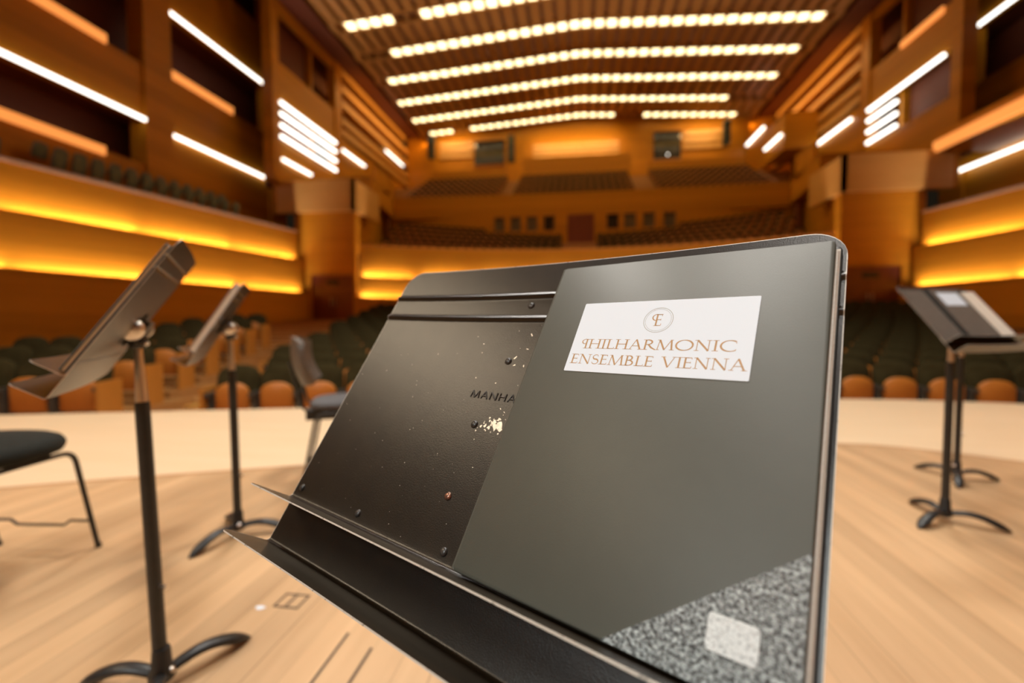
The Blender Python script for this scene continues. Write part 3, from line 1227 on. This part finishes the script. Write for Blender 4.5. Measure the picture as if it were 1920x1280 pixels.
def ccurve(a0, a1, cx, cy, rx, ry, n=20, tk=TK, tn=TN):
    pts = arc(cx, cy, rx, ry, a0, a1, n)
    ws = []
    for i in range(n + 1):
        a = R(a0 + (a1 - a0) * i / n)
        ws.append(tn + (tk - tn) * abs(math.cos(a - R(12))) ** 1.3)
    return (pts, ws)


def stem(x, tk=TK, y0=0.0, y1=1.0):
    return [([(x, y0), (x, y1)], tk), serif(x, y0 + SF / 2), serif(x, y1 - SF / 2)]


def bar(x0, x1, y, tick=0.0):
    r = [([(x0, y), (x1, y)], TN)]
    if tick:
        r.append(([(x1, y), (x1 + 0.015, y + tick)], SF))
    return r


GLYPH = {}
GLYPH['H'] = (0.86, stem(0.15) + stem(0.71) + bar(0.15, 0.71, 0.52))
GLYPH['I'] = (0.34, stem(0.17))
GLYPH['L'] = (0.56, stem(0.15) + bar(0.15, 0.52, 0.03, 0.16))
GLYPH['E'] = (0.58, stem(0.15) + bar(0.15, 0.50, 0.03, 0.16) + bar(0.15, 0.44, 0.53) + [([(0.44, 0.46), (0.44, 0.60)], SF)] + bar(0.15, 0.48, 0.97, -0.14))
GLYPH['A'] = (0.86, [([(0.12, 0.0), (0.42, 1.0)], TN), ([(0.42, 1.02), (0.74, 0.0)], TK), ([(0.23, 0.36), (0.62, 0.36)], TN * 0.9), serif(0.12, SF / 2, 0.24), serif(0.74, SF / 2, 0.28)])
GLYPH['R'] = (0.74, stem(0.15) + [ccurve(90, -90, 0.24, 0.75, 0.27, 0.235), ([(0.15, 0.97), (0.26, 0.97)], TN), ([(0.15, 0.52), (0.26, 0.52)], TN), ([(0.32, 0.52), (0.50, 0.22), (0.76, 0.0)], [TK, TK, TK * 0.6])])
GLYPH['B'] = (0.66, stem(0.15) + [ccurve(90, -90, 0.24, 0.76, 0.22, 0.225), ccurve(90, -90, 0.26, 0.28, 0.28, 0.255), ([(0.15, 0.97), (0.26, 0.97)], TN), ([(0.15, 0.53), (0.27, 0.53)], TN), ([(0.15, 0.03), (0.27, 0.03)], TN)])
GLYPH['M'] = (1.06, [([(0.13, 0.0), (0.20, 1.0)], TN), ([(0.20, 1.0), (0.52, 0.02)], TK), ([(0.52, 0.0), (0.84, 1.0)], TN), ([(0.84, 1.0), (0.93, 0.0)], TK), serif(0.13, SF / 2, 0.22), serif(0.93, SF / 2, 0.26), serif(0.16, 1 - SF / 2, 0.16), serif(0.88, 1 - SF / 2, 0.16)])
GLYPH['N'] = (0.90, [([(0.15, 0.0), (0.15, 1.0)], TN), ([(0.15, 1.0), (0.74, 0.0)], TK), ([(0.74, 0.0), (0.74, 1.0)], TN), serif(0.15, SF / 2, 0.24), serif(0.74, 1 - SF / 2, 0.24), serif(0.10, 1 - SF / 2, 0.18)])
GLYPH['O'] = (1.02, [ccurve(0, 360, 0.51, 0.5, 0.44, 0.49, 32)])
GLYPH['C'] = (0.86, [ccurve(52, 308, 0.52, 0.5, 0.44, 0.49, 28), ([(0.79, 0.87), (0.80, 0.72)], SF), ([(0.79, 0.10), (0.81, 0.20)], SF)])
GLYPH['S'] = (0.56, [(arc(0.28, 0.745, 0.19, 0.235, 50, 250, 12) + arc(0.28, 0.27, 0.21, 0.25, 75, -140, 12)[0:], [TN + (TK - TN) * max(0, 1 - abs(i - 13) / 8.0) for i in range(26)]), ([(0.41, 0.90), (0.42, 0.78)], SF), ([(0.10, 0.10), (0.09, 0.24)], SF)])
GLYPH['V'] = (0.84, [([(0.10, 1.0), (0.42, 0.0)], TK), ([(0.42, 0.0), (0.72, 1.0)], TN), serif(0.10, 1 - SF / 2, 0.26), serif(0.72, 1 - SF / 2, 0.24)])
GLYPH['P'] = (0.46, [([(0.30, 0.0), (0.30, 1.0)], TK), serif(0.30, SF / 2, 0.26), ([(0.44, 0.97), (0.24, 0.98)], TN),
                     ccurve(80, 285, 0.22, 0.74, 0.22, 0.25, 16, 0.085, 0.04), ([(0.27, 0.50), (0.24, 0.60)], 0.05)])
GLYPH['T'] = (0.70, [([(0.35, 0), (0.35, 1)], TK), serif(0.35, SF / 2), ([(0.04, 0.97), (0.66, 0.97)], TN), ([(0.04, 0.97), (0.03, 0.83)], SF), ([(0.66, 0.97), (0.67, 0.83)], SF)])
GLYPH[' '] = (0.42, [])


def text_items(s, x0, x1, y0, h, serifs=True):
    """fit string s between x0 and x1 on baseline y0 with cap height h"""
    tot = sum(GLYPH[c][0] for c in s)
    sx = (x1 - x0) / tot
    items = []
    x = x0
    for c in s:
        w, st_ = GLYPH[c]
        for pts, wd in st_:
            if not serifs and wd == SF:
                continue
            sc = (sx + h) / 2
            items.append(([(x + p[0] * sx, y0 + p[1] * h) for p in pts], [q * sc for q in wd] if isinstance(wd, list) else wd * sc))
        x += w * sx
    return items


def make_stand(base, O, yaw, tilt, legs0, label, hero=False, hbar=None, top=None):
    base = Vector(base)
    U = Vector((math.cos(yaw), math.sin(yaw), 0))
    N0 = Vector((U.y, -U.x, 0))
    V = -math.sin(tilt) * N0 + Vector((0, 0, math.cos(tilt)))
    N = U.cross(V)
    O = Vector(O)
    root = empty('music_stand', base, label, 'music stand', 'music stands')
    mtx = frame_matrix(U, V, N, O - base)
    us = ucols()
    desk = sheet(lip_profile(VU, 0.057, lambda u: DH - rounded(u, 0.026)), us, 0.0013).build('desk', ['black_paint', 'worn_edge'], root, mtx, smooth=38)
    lower = sheet(lip_profile(0.003, 0.0585, lambda u: 0.082, beads=False), us, 0.0013)
    for i, (x, y, z) in enumerate(lower.v):
        lower.v[i] = (x, y, z - 0.0017)
    lower.build('lower_shelf', ['black_paint', 'worn_edge'], root, mtx, smooth=38)
    # rivets
    riv = [(-0.243, 0.0655, 'rivet_dark'), (-0.137, 0.064, 'rivet_dark'), (-0.013, 0.0635, 'rivet_dark'), (0.11, 0.064, 'rivet_dark'), (0.24, 0.065, 'rivet_dark'),
           (-0.036, 0.178, 'rivet_dark'), (-0.0325, 0.107, 'rivet_copper'), (-0.0255, 0.2505, 'rivet_dark'), (-0.0245, 0.321, 'rivet_dark')]
    for (u, v, mm) in riv:
        r_ = MB()
        r_.lathe((u, v, CURV * u * u), (0, 0, 1), [(0.0040, -0.0005), (0.0040, 0.0004), (0.0034, 0.0013), (0.002, 0.0019), (0.0004, 0.0021)], 14)
        r_.build('rivet', mm, desk, smooth=60)
    if hero:
        # raised lettering pressed into the sheet
        ex = MB()
        for pts, wd in text_items('MANHASSET', -0.0575, 0.034, 0.2060, 0.0078, False):
            ex.tube([(q[0], q[1], CURV * q[0] * q[0] + 0.0001) for q in pts], 0.00085, 8)
        ex.build('lettering', 'black_paint', desk, smooth=60)
        # chipped bare metal beside the folder
        ch = MB()
        rnd = random.Random(3)

        def flake(u, v, r, el=1.0, rot=0.0):
            k = 9
            pts = []
            for i in range(k):
                a = 2 * PI * i / k
                rr = r * rnd.uniform(0.45, 1.2)
                x_, y_ = rr * math.cos(a) * el, rr * math.sin(a)
                x2 = x_ * math.cos(rot) - y_ * math.sin(rot)
                y2 = x_ * math.sin(rot) + y_ * math.cos(rot)
                pts.append((u + x2, v + y2, CURV * u * u + 0.00012))
            n = len(ch.v)
            ch.v += pts
            ch.face(list(range(n, n + k)))
        for (u, v, r) in ((-0.0105, 0.1790, 0.0042), (-0.0055, 0.1822, 0.0038), (-0.013, 0.1838, 0.003), (-0.0175, 0.1775, 0.0024), (-0.0225, 0.179, 0.0019), (-0.027, 0.1775, 0.0015), (-0.0035, 0.1775, 0.0026), (-0.009, 0.187, 0.0018), (-0.019, 0.1845, 0.0014)):
            flake(u, v, r)
            for q in range(3):
                flake(u + rnd.uniform(-0.006, 0.006), v + rnd.uniform(-0.006, 0.006), rnd.uniform(0.0004, 0.0011))
        for (u, v, r) in ((-0.0085, 0.283, 0.0022), (0.0035, 0.2855, 0.0022), (-0.007, 0.266, 0.0018), (0.0025, 0.267, 0.0015), (-0.018, 0.2555, 0.0022), (-0.016, 0.2465, 0.0017), (-0.004, 0.246, 0.0017), (-0.0305, 0.2245, 0.0009), (-0.012, 0.198, 0.0011), (-0.006, 0.195, 0.001)):
            flake(u, v, r * 1.1, 0.4, rnd.uniform(0, 3))
        for q in range(60):
            flake(rnd.uniform(-0.25, 0.0), rnd.uniform(0.06, 0.30), rnd.uniform(0.0002, 0.0006))
        ch.build('bare_metal_patch', 'bare_metal', desk, kind='stuff')
    # mounting barrel, bracket, knobs
    mid = O + V * 0.19 - N * 0.045
    top = top or (base.x, base.y)
    hb = Vector((top[0], top[1], mid.z if hbar is None else hbar))
    c = hb - base
    b = MB()
    b.tube([c - U * 0.075, c + U * 0.075], 0.019, 20)
    b.build('tilt_barrel', 'black_tube', root, smooth=50)
    # bracket from barrel to the desk back, found in desk coordinates
    loc = hb - O
    lu, lv, lw = loc.dot(U), loc.dot(V), loc.dot(N)
    b = MB()
    b.box((lu - 0.045, lv - 0.03, min(lw, -0.02)), (lu + 0.045, lv + 0.03, -0.0018 + CURV * lu * lu))
    b.box((lu - 0.048, lv - 0.045, -0.006 + CURV * lu * lu), (lu + 0.048, lv + 0.045, -0.0016 + CURV * lu * lu))
    b.build('bracket', 'black_tube', root, mtx)
    for k in (-1, 1):
        b = MB()
        b.lathe(c + U * 0.07 * k, U * k, [(0.024, 0.0), (0.0265, 0.004), (0.0265, 0.010), (0.023, 0.016), (0.014, 0.021), (0.003, 0.0235)], 28)
        b.build('knob', 'chrome', root, smooth=50)
    zt = hb.z
    ax = Vector((c.x / zt, c.y / zt, 1.0))
    b = MB()
    b.lathe(ax * (zt - 0.050), ax, [(0.014, 0.0), (0.019, 0.006), (0.021, 0.02), (0.019, 0.036), (0.012, 0.044)], 20)
    b.build('clamp', 'black_tube', root, smooth=50)
    b = MB()
    b.lathe(ax * (zt - 0.036) + U * 0.014 - N0 * 0.012, U - N0 * 0.6, [(0.004, 0.0), (0.006, 0.012), (0.006, 0.02), (0.002, 0.024)], 12)
    b.build('set_screw', 'chrome', root, smooth=50)
    b = MB()
    zc = zt - 0.185
    b.lathe((0, 0, 0), ax, [(0.0145, zc - 0.01), (0.0140, zc), (0.0085, zt - 0.045)], 20)
    b.build('inner_shaft', 'chrome', root, smooth=50)
    b = MB()
    b.lathe((0, 0, 0), ax, [(0.0165, 0.05), (0.0165, zc - 0.012), (0.0160, zc)], 20)
    b.build('pole', 'black_tube', root, smooth=50)
    b = MB()
    b.lathe((0, 0, 0), (0, 0, 1), [(0.021, 0.022), (0.030, 0.030), (0.030, 0.048), (0.023, 0.062), (0.0205, 0.105), (0.018, 0.110)], 24)
    b.build('base_hub', 'black_tube', root, smooth=50)
    b = MB()
    aa = legs0 - 60
    b.lathe((0.016 * math.cos(R(aa)) , 0.016 * math.sin(R(aa)), 0.045), (math.cos(R(aa)), math.sin(R(aa)), 0.6), [(0.006, 0.0), (0.008, 0.012), (0.008, 0.016), (0.003, 0.019)], 12)
    b.build('base_screw', 'chrome', root, smooth=50)
    b = MB()
    b.lathe(ax * 0.27 + Vector((0.0145, 0, 0)), (1, 0, 0), [(0.004, 0.0), (0.004, 0.012), (0.006, 0.014), (0.006, 0.02)], 10)
    b.build('stop_screw', 'chrome', root, smooth=50)
    for k in range(3):
        a = R(legs0 + 120 * k)
        d = Vector((math.cos(a), math.sin(a), 0))
        pts, rad = [], []
        for i in range(15):
            q = i / 14
            r_ = 0.012 + 0.215 * q
            z = 0.040 + 0.016 * math.sin(PI * min(q * 1.15, 1)) - 0.034 * q ** 2.2
            pts.append(d * r_ + Vector((0, 0, z)))
            rad.append((0.017 + 0.009 * q - 0.018 * max(0, q - 0.8) / 0.2) if i < 14 else 0.0015)
        pts[-1].z = 0.003
        pts[-2].z = 0.010
        pts[-3].z = 0.0185
        b = MB()
        b.tube(pts, rad, 12, 0, 0.62)
        b.build('leg', 'black_tube', root, smooth=60)
    return root, U, V, N, O


rH, UH, VH, NH, OH = make_stand((-0.0505 + 0.03, 0.4635 + 0.06, 0), (-0.1188, 0.3305, 0.7023), -0.5168, 0.5923, 40,
                                'large black music stand in the foreground holding the black folder with the white sticker', hero=True)
r1, U1, V1, N1, O1 = make_stand((-1.066, 1.002, 0), (-1.125, 0.888, 0.805), -0.8643, 0.591, 66,
                                'black music stand nearest on the left, seen from behind with round chrome knob', hbar=0.934, top=(-1.115, 1.010))
r2, U2, V2, N2, O2 = make_stand((-1.508, 1.808, 0), (-1.612, 1.722, 0.781), -0.9478, 0.5507, 20,
                                'smaller black music stand on the left, behind the nearest one', hbar=0.925, top=(-1.525, 1.812))
r3, U3, V3, N3, O3 = make_stand((1.745, 2.43, 0), (1.795, 2.285, 0.818), 0.4546, 0.6688, 92,
                                'black music stand nearest on the right, carrying a folder with white label', hbar=0.95)
r4, U4, V4, N4, O4 = make_stand((2.283, 3.103, 0), (2.345, 2.975, 0.80), 0.42, 0.66, -3,
                                'black music stand on the right, farther back behind the other one', hbar=0.93)


# ------------------------------------------------------------------ folders
def rbox(w, h, t_, r=0.004, n=4):
    """thin slab with rounded corners, z from 0 to t_, small edge bevel"""
    out = []
    for (cx, cy, a0) in ((w - r, h - r, 0), (r, h - r, 90), (r, r, 180), (w - r, r, 270)):
        for i in range(n + 1):
            a = R(a0 + 90 * i / n)
            out.append((cx + r * math.cos(a), cy + r * math.sin(a)))
    b = MB()
    k = len(out)
    bv = min(t_ * 0.35, 0.0012)
    for z, ins in ((0, bv), (bv, 0), (t_ - bv, 0), (t_, bv)):
        for (x, y) in out:
            b.v.append((w / 2 + (x - w / 2) * (1 - 2 * ins / w), h / 2 + (y - h / 2) * (1 - 2 * ins / h), z))
    for j in range(3):
        for i in range(k):
            a, c = j * k + i, j * k + (i + 1) % k
            b.face((a, c, c + k, a + k))
    b.face(list(range(k - 1, -1, -1)))
    b.face([3 * k + i for i in range(k)])
    return b


def shift(b, x, y, z):
    b.v = [(p[0] + x, p[1] + y, p[2] + z) for p in b.v]
    return b


def folder_root(O, U, V, N, u0, u1, v0, lift, label, group):
    A = O + U * u0 + V * v0 + N * (CURV * u0 * u0 + lift)
    B = O + U * u1 + V * v0 + N * (CURV * u1 * u1 + lift)
    Uf = (B - A).normalized()
    Nf = Uf.cross(V)
    m = frame_matrix(Uf, V, Nf, A)
    o = bpy.data.objects.new('music_folder', None)
    COL.objects.link(o)
    o.empty_display_size = 0.1
    o.matrix_world = m
    tag(o, label, 'folder', group)
    return o


# hero folder: local x from spine, y from its lower edge, z out of the desk
FU, FV = 0.002, 0.0545
fr = folder_root(OH, UH, VH, NH, FU, 0.2475, FV, 0.0012, 'black leather music folder with a white ensemble sticker on the foreground stand', 'music folders')
fw_, fh_ = 0.2370, 0.3065
fx0 = 0.0085
T = 0.0098
shift(rbox(fw_ + 0.0036, fh_, 0.0024), fx0, 0, 0).build('back_cover', 'leather_edge', fr, smooth=40)
pg = MB()
for k in range(4):
    pg.box((fx0 + 0.004, 0.003 + 0.0006 * k, 0.0026 + 0.00115 * k), (fx0 + fw_ + 0.0024 - 0.0004 * k, fh_ - 0.004 - 0.0012 * k, 0.0026 + 0.00115 * k + 0.00095))
pg.build('pages', 'page_edge', fr)
cover = shift(rbox(fw_, fh_, 0.0028), fx0, 0, T - 0.0028).build('front_cover', 'leather', fr, smooth=40)
sp_ = MB()
sp_.tube([(fx0 + 0.0015, 0.001, T / 2), (fx0 + 0.0015, fh_ - 0.001, T / 2)], T / 2 - 0.0003, 16)
sp_.build('spine', 'leather', fr, smooth=60)
# sticker, with its lettering one level below
SX0, SX1, SY0, SY1 = 0.0499, 0.2014, 0.2384 - FV, 0.3122 - FV
st_ = shift(rbox(SX1 - SX0, SY1 - SY0, 0.0003, 0.001), SX0, SY0, T)
stk = st_.build('sticker', 'paper', fr, label='white sticker with gold lettering')
zt = T + 0.00036
b = MB()
letters(b, text_items('PHILHARMONIC', 0.0600, 0.1905, 0.2622 - FV, 0.0096), zt)
letters(b, text_items('ENSEMBLE VIENNA', 0.0535, 0.1990, 0.2464 - FV, 0.0096), zt)
# emblem letters
es = 0.0118
ex0, ey0 = 0.1238, 0.2856 - FV
it = []
for pts, wd in GLYPH['E'][1]:
    it.append(([(ex0 - 0.0012 + p[0] * es * 1.02, ey0 + p[1] * es) for p in pts], [q * es for q in wd] if isinstance(wd, list) else wd * es))
cu = ccurve(75, 290, 0.0, 0.73, 0.27, 0.26, 18, 0.09, 0.045)
it.append(([(ex0 + p[0] * es, ey0 + p[1] * es) for p in cu[0]], [q * es for q in cu[1]]))
it.append(([(ex0 - 0.0005, ey0 + 0.985 * es), (ex0 + 0.45 * es, ey0 + 0.975 * es)], 0.05 * es))
letters(b, it, zt)
b.build('lettering', 'gold_ink', stk)
b = MB()
for r_, wd in ((0.01245, 0.00040), (0.01100, 0.00022)):
    letters(b, [(arc(0.1257, 0.2916 - FV, r_, r_, 0, 360, 60), wd)], zt)
b.build('emblem_ring', 'grey_ink', stk)
# clear corner pocket with small white label
pk = MB()
tri = [(fx0 + fw_ - 0.0008, 0.1352 - FV + 0.0012), (0.1405, 0.0004), (fx0 + fw_ - 0.0008, 0.0004)]
pk.prism([(p[0], p[1], T + 0.0001) for p in tri], (0, 0, 0), (0, 0, 0.0005))
pko = pk.build('corner_pocket', 'glint_pocket', fr, label='clear plastic corner pocket')
sq = shift(rbox(0.0262, 0.0188, 0.0003, 0.0025), 0.1988, 0.0730 - FV, T + 0.0006)
sq.build('pocket_label', 'pocket_label', pko, label='small white label under the clear plastic')

# folder on nearest left stand
f1 = folder_root(O1, U1, V1, N1, 0.02, 0.246, 0.0565, 0.0015, 'black folder seen edge on, lying on the nearest left music stand', 'music folders')
shift(rbox(0.232, 0.30, 0.003), 0, 0, 0).build('back_cover', 'leather_edge', f1)
shift(rbox(0.229, 0.294, 0.006, 0.002), 0.001, 0.003, 0.003).build('pages', 'score_paper', f1)
shift(rbox(0.232, 0.30, 0.003), 0, 0, 0.009).build('front_cover', 'leather', f1)
f2 = folder_root(O2, U2, V2, N2, 0.0, 0.25, 0.0565, 0.0015, 'pale score folder seen edge on, on the smaller left music stand', 'music folders')
shift(rbox(0.25, 0.31, 0.003), 0, 0, 0).build('back_cover', 'score_paper', f2)
shift(rbox(0.247, 0.303, 0.018, 0.002), 0.001, 0.003, 0.003).build('pages', 'score_paper', f2)
shift(rbox(0.25, 0.31, 0.003), 0, 0, 0.021).build('front_cover', 'chair_shell', f2)
# right stand: dark folder with white label, plus a pale score beside it
f3 = folder_root(O3, U3, V3, N3, -0.08, 0.15, 0.0565, 0.0015, 'brown black folder with white label on the nearest right music stand', 'music folders')
shift(rbox(0.236, 0.305, 0.003), 0, 0, 0).build('back_cover', 'leather_edge', f3)
shift(rbox(0.231, 0.299, 0.006, 0.002), 0.002, 0.003, 0.003).build('pages', 'score_paper', f3)
c3 = shift(rbox(0.236, 0.305, 0.003), 0, 0, 0.009).build('front_cover', 'brown_leather', f3)
shift(rbox(0.160, 0.305, 0.003), -0.168, 0, 0.0035).build('left_cover', 'brown_leather', f3)
sp3 = MB()
sp3.box((-0.006, 0, 0), (0.022, 0.305, 0.0126))
sp3.build('spine', 'leather_edge', f3)
shift(rbox(0.15, 0.078, 0.0004, 0.001), 0.055, 0.205, 0.0121).build('label_sticker', 'paper', f3, label='blank white label')
s3 = folder_root(O3, U3, V3, N3, 0.165, 0.25, 0.0565, 0.0015, 'pale cream score standing at the right end of the nearest right stand', 'music folders')
s3.name = 'music_score'
shift(rbox(0.085, 0.29, 0.012, 0.003), 0, 0, 0).build('pages', 'score_paper', s3)
shift(rbox(0.085, 0.29, 0.001, 0.003), 0, 0, 0.0121).build('cover', 'score_paper', s3)


# ------------------------------------------------------------------ musicians' chairs
def pad(w, d, t_, power, mb, z, dome=0.015, n=40, sx=0.0):
    """upholstered pad: superellipse outline, rounded side, domed top"""
    rings = [(0.90, 0.0), (0.97, 0.12), (1.0, 0.35), (1.0, 0.6), (0.96, 0.85), (0.88, 1.0)]
    n0 = len(mb.v)
    for (q, h) in rings + [(0.6, 1.0 + dome / t_ * 0.7), (0.3, 1.0 + dome / t_)]:
        for i in range(n):
            a = 2 * PI * i / n
            c, s = math.cos(a), math.sin(a)
            x = w / 2 * q * math.copysign(abs(c) ** (2 / power), c)
            y = d / 2 * q * math.copysign(abs(s) ** (2 / power), s)
            mb.v.append((x, y, z + t_ * h))
    k = len(rings) + 2
    for j in range(k - 1):
        for i in range(n):
            a = n0 + j * n + i
            b_ = n0 + j * n + (i + 1) % n
            mb.face((a, b_, b_ + n, a + n))
    mb.face([n0 + i for i in range(n)][::-1])
    mb.face([n0 + (k - 1) * n + i for i in range(n)])
    return mb


def fillet(pts, r=0.04, n=6):
    pts = [Vector(p) for p in pts]
    out = [pts[0]]
    for i in range(1, len(pts) - 1):
        a, b, c = pts[i - 1], pts[i], pts[i + 1]
        p, q = b + (a - b).normalized() * r, b + (c - b).normalized() * r
        for k in range(n + 1):
            t_ = k / n
            out.append(p * (1 - t_) ** 2 + b * 2 * t_ * (1 - t_) + q * t_ * t_)
    out.append(pts[-1])
    return out


def make_chair(loc, rz, label, seat_mat, back_mat, w, d, power, seat_z, group, mech=False, legw=None, th=0.045):
    rt_ = empty('musician_chair', loc, label, 'chair', group, Matrix.Rotation(rz, 3, 'Z'))
    b = MB()
    pad(w, d, th, power, b, seat_z - th, 0.014)
    lw_ = legw or w
    b.build('seat', seat_mat, rt_, smooth=60)
    # backrest: curved shell on two rods at the back (local -y)
    b = MB()
    bw, bh = 0.40, 0.30
    zb = seat_z + 0.09
    n, k = 12, 8
    pts = []
    for side in (0.0, 0.028):
        for j in range(k + 1):
            for i in range(n + 1):
                x = -1 + 2 * i / n
                zz = j / k
                ww = bw / 2 * (0.82 + 0.18 * math.sin(PI * (0.15 + 0.7 * zz)))
                ro = 0.035 * (abs(x) ** 4) * (1 if zz > 0.5 else -1) * abs(2 * zz - 1)
                y = -d / 2 - 0.02 + 0.07 * x * x - 0.06 * zz + 0.05 * math.sin(PI * zz) * -0.5
                pts.append((ww * x, y - side, zb + bh * zz - ro))
    n0 = len(b.v)
    b.v += pts
    m_ = (n + 1) * (k + 1)
    for j in range(k):
        for i in range(n):
            a = n0 + j * (n + 1) + i
            b.face((a, a + 1, a + n + 2, a + n + 1))
            b.face((m_ + a, m_ + a + n + 1, m_ + a + n + 2, m_ + a + 1))
    rim = [j * 0 + i for i in range(n + 1)] + [(j + 1) * (n + 1) + n for j in range(k)] + [k * (n + 1) + i for i in range(n - 1, -1, -1)] + [j * (n + 1) for j in range(k - 1, 0, -1)]
    for i in range(len(rim)):
        a, c = rim[i], rim[(i + 1) % len(rim)]
        b.face((a, m_ + a, m_ + c, c))
    b.build('backrest', back_mat, rt_, smooth=50)
    for sx in (-1, 1):
        b = MB()
        b.tube(fillet([(sx * 0.13, -0.05, seat_z - th - 0.015), (sx * 0.13, -d / 2 - 0.03, seat_z - th - 0.01), (sx * 0.13, -d / 2 - 0.10, zb + 0.16)], 0.05), 0.0085, 10)
        b.build('back_post', 'black_tube', rt_, smooth=60)
    # two side frames, each an inverted U with splayed legs
    fx, fy, ty = lw_ / 2 - 0.02, d / 2 + 0.03, d / 2 - 0.05
    for sx in (-1, 1):
        for sy in (-1, 1):
            b = MB()
            b.tube(fillet([(sx * (fx + 0.02), 0.0, seat_z - th - 0.017), (sx * (fx + 0.02), sy * ty, seat_z - th - 0.017), (sx * (fx + 0.03), sy * fy, 0.0)], 0.05), 0.0095, 12)
            b.lathe((sx * (fx + 0.03), sy * fy, 0.0), (0, 0, 1), [(0.012, 0.0), (0.012, 0.018)], 12)
            b.build('leg', 'black_tube', rt_, smooth=60)
    for sy in (-1, 1):
        b = MB()
        y = sy * (fy - 0.025)
        X_ = fx + 0.027
        b.tube([(-X_, y, 0.125), (-0.13, y, 0.125), (-0.10, y, 0.105), (0.10, y, 0.105), (0.13, y, 0.125), (X_, y, 0.125)], 0.006, 8)
        b.build('stretcher', 'black_tube', rt_, smooth=60)
    b = MB()
    for y in (-0.1, 0.1):
        b.box((-fx - 0.02, y - 0.012, seat_z - th - 0.025), (fx + 0.02, y + 0.012, seat_z - th + 0.002))
    if mech:
        b.box((-0.11, -d / 2 - 0.02, seat_z - 0.115), (0.11, d / 2 - 0.06, seat_z - th - 0.017))
    b.build('seat_support', 'black_tube', rt_)
    return rt_


make_chair((-2.198, 1.316, 0), R(6.5), 'dark green black round seated chair at the left edge of the stage', 'chair_black', 'chair_black', 0.54, 0.50, 2.3, 0.515, 'musicians chairs', False, 0.42, 0.065)
make_chair((-1.46, 2.72, 0), R(-64), 'grey seated chair with brown shell back, left of the foreground stand', 'chair_grey', 'chair_shell', 0.42, 0.44, 3.0, 0.475, 'musicians chairs', True)
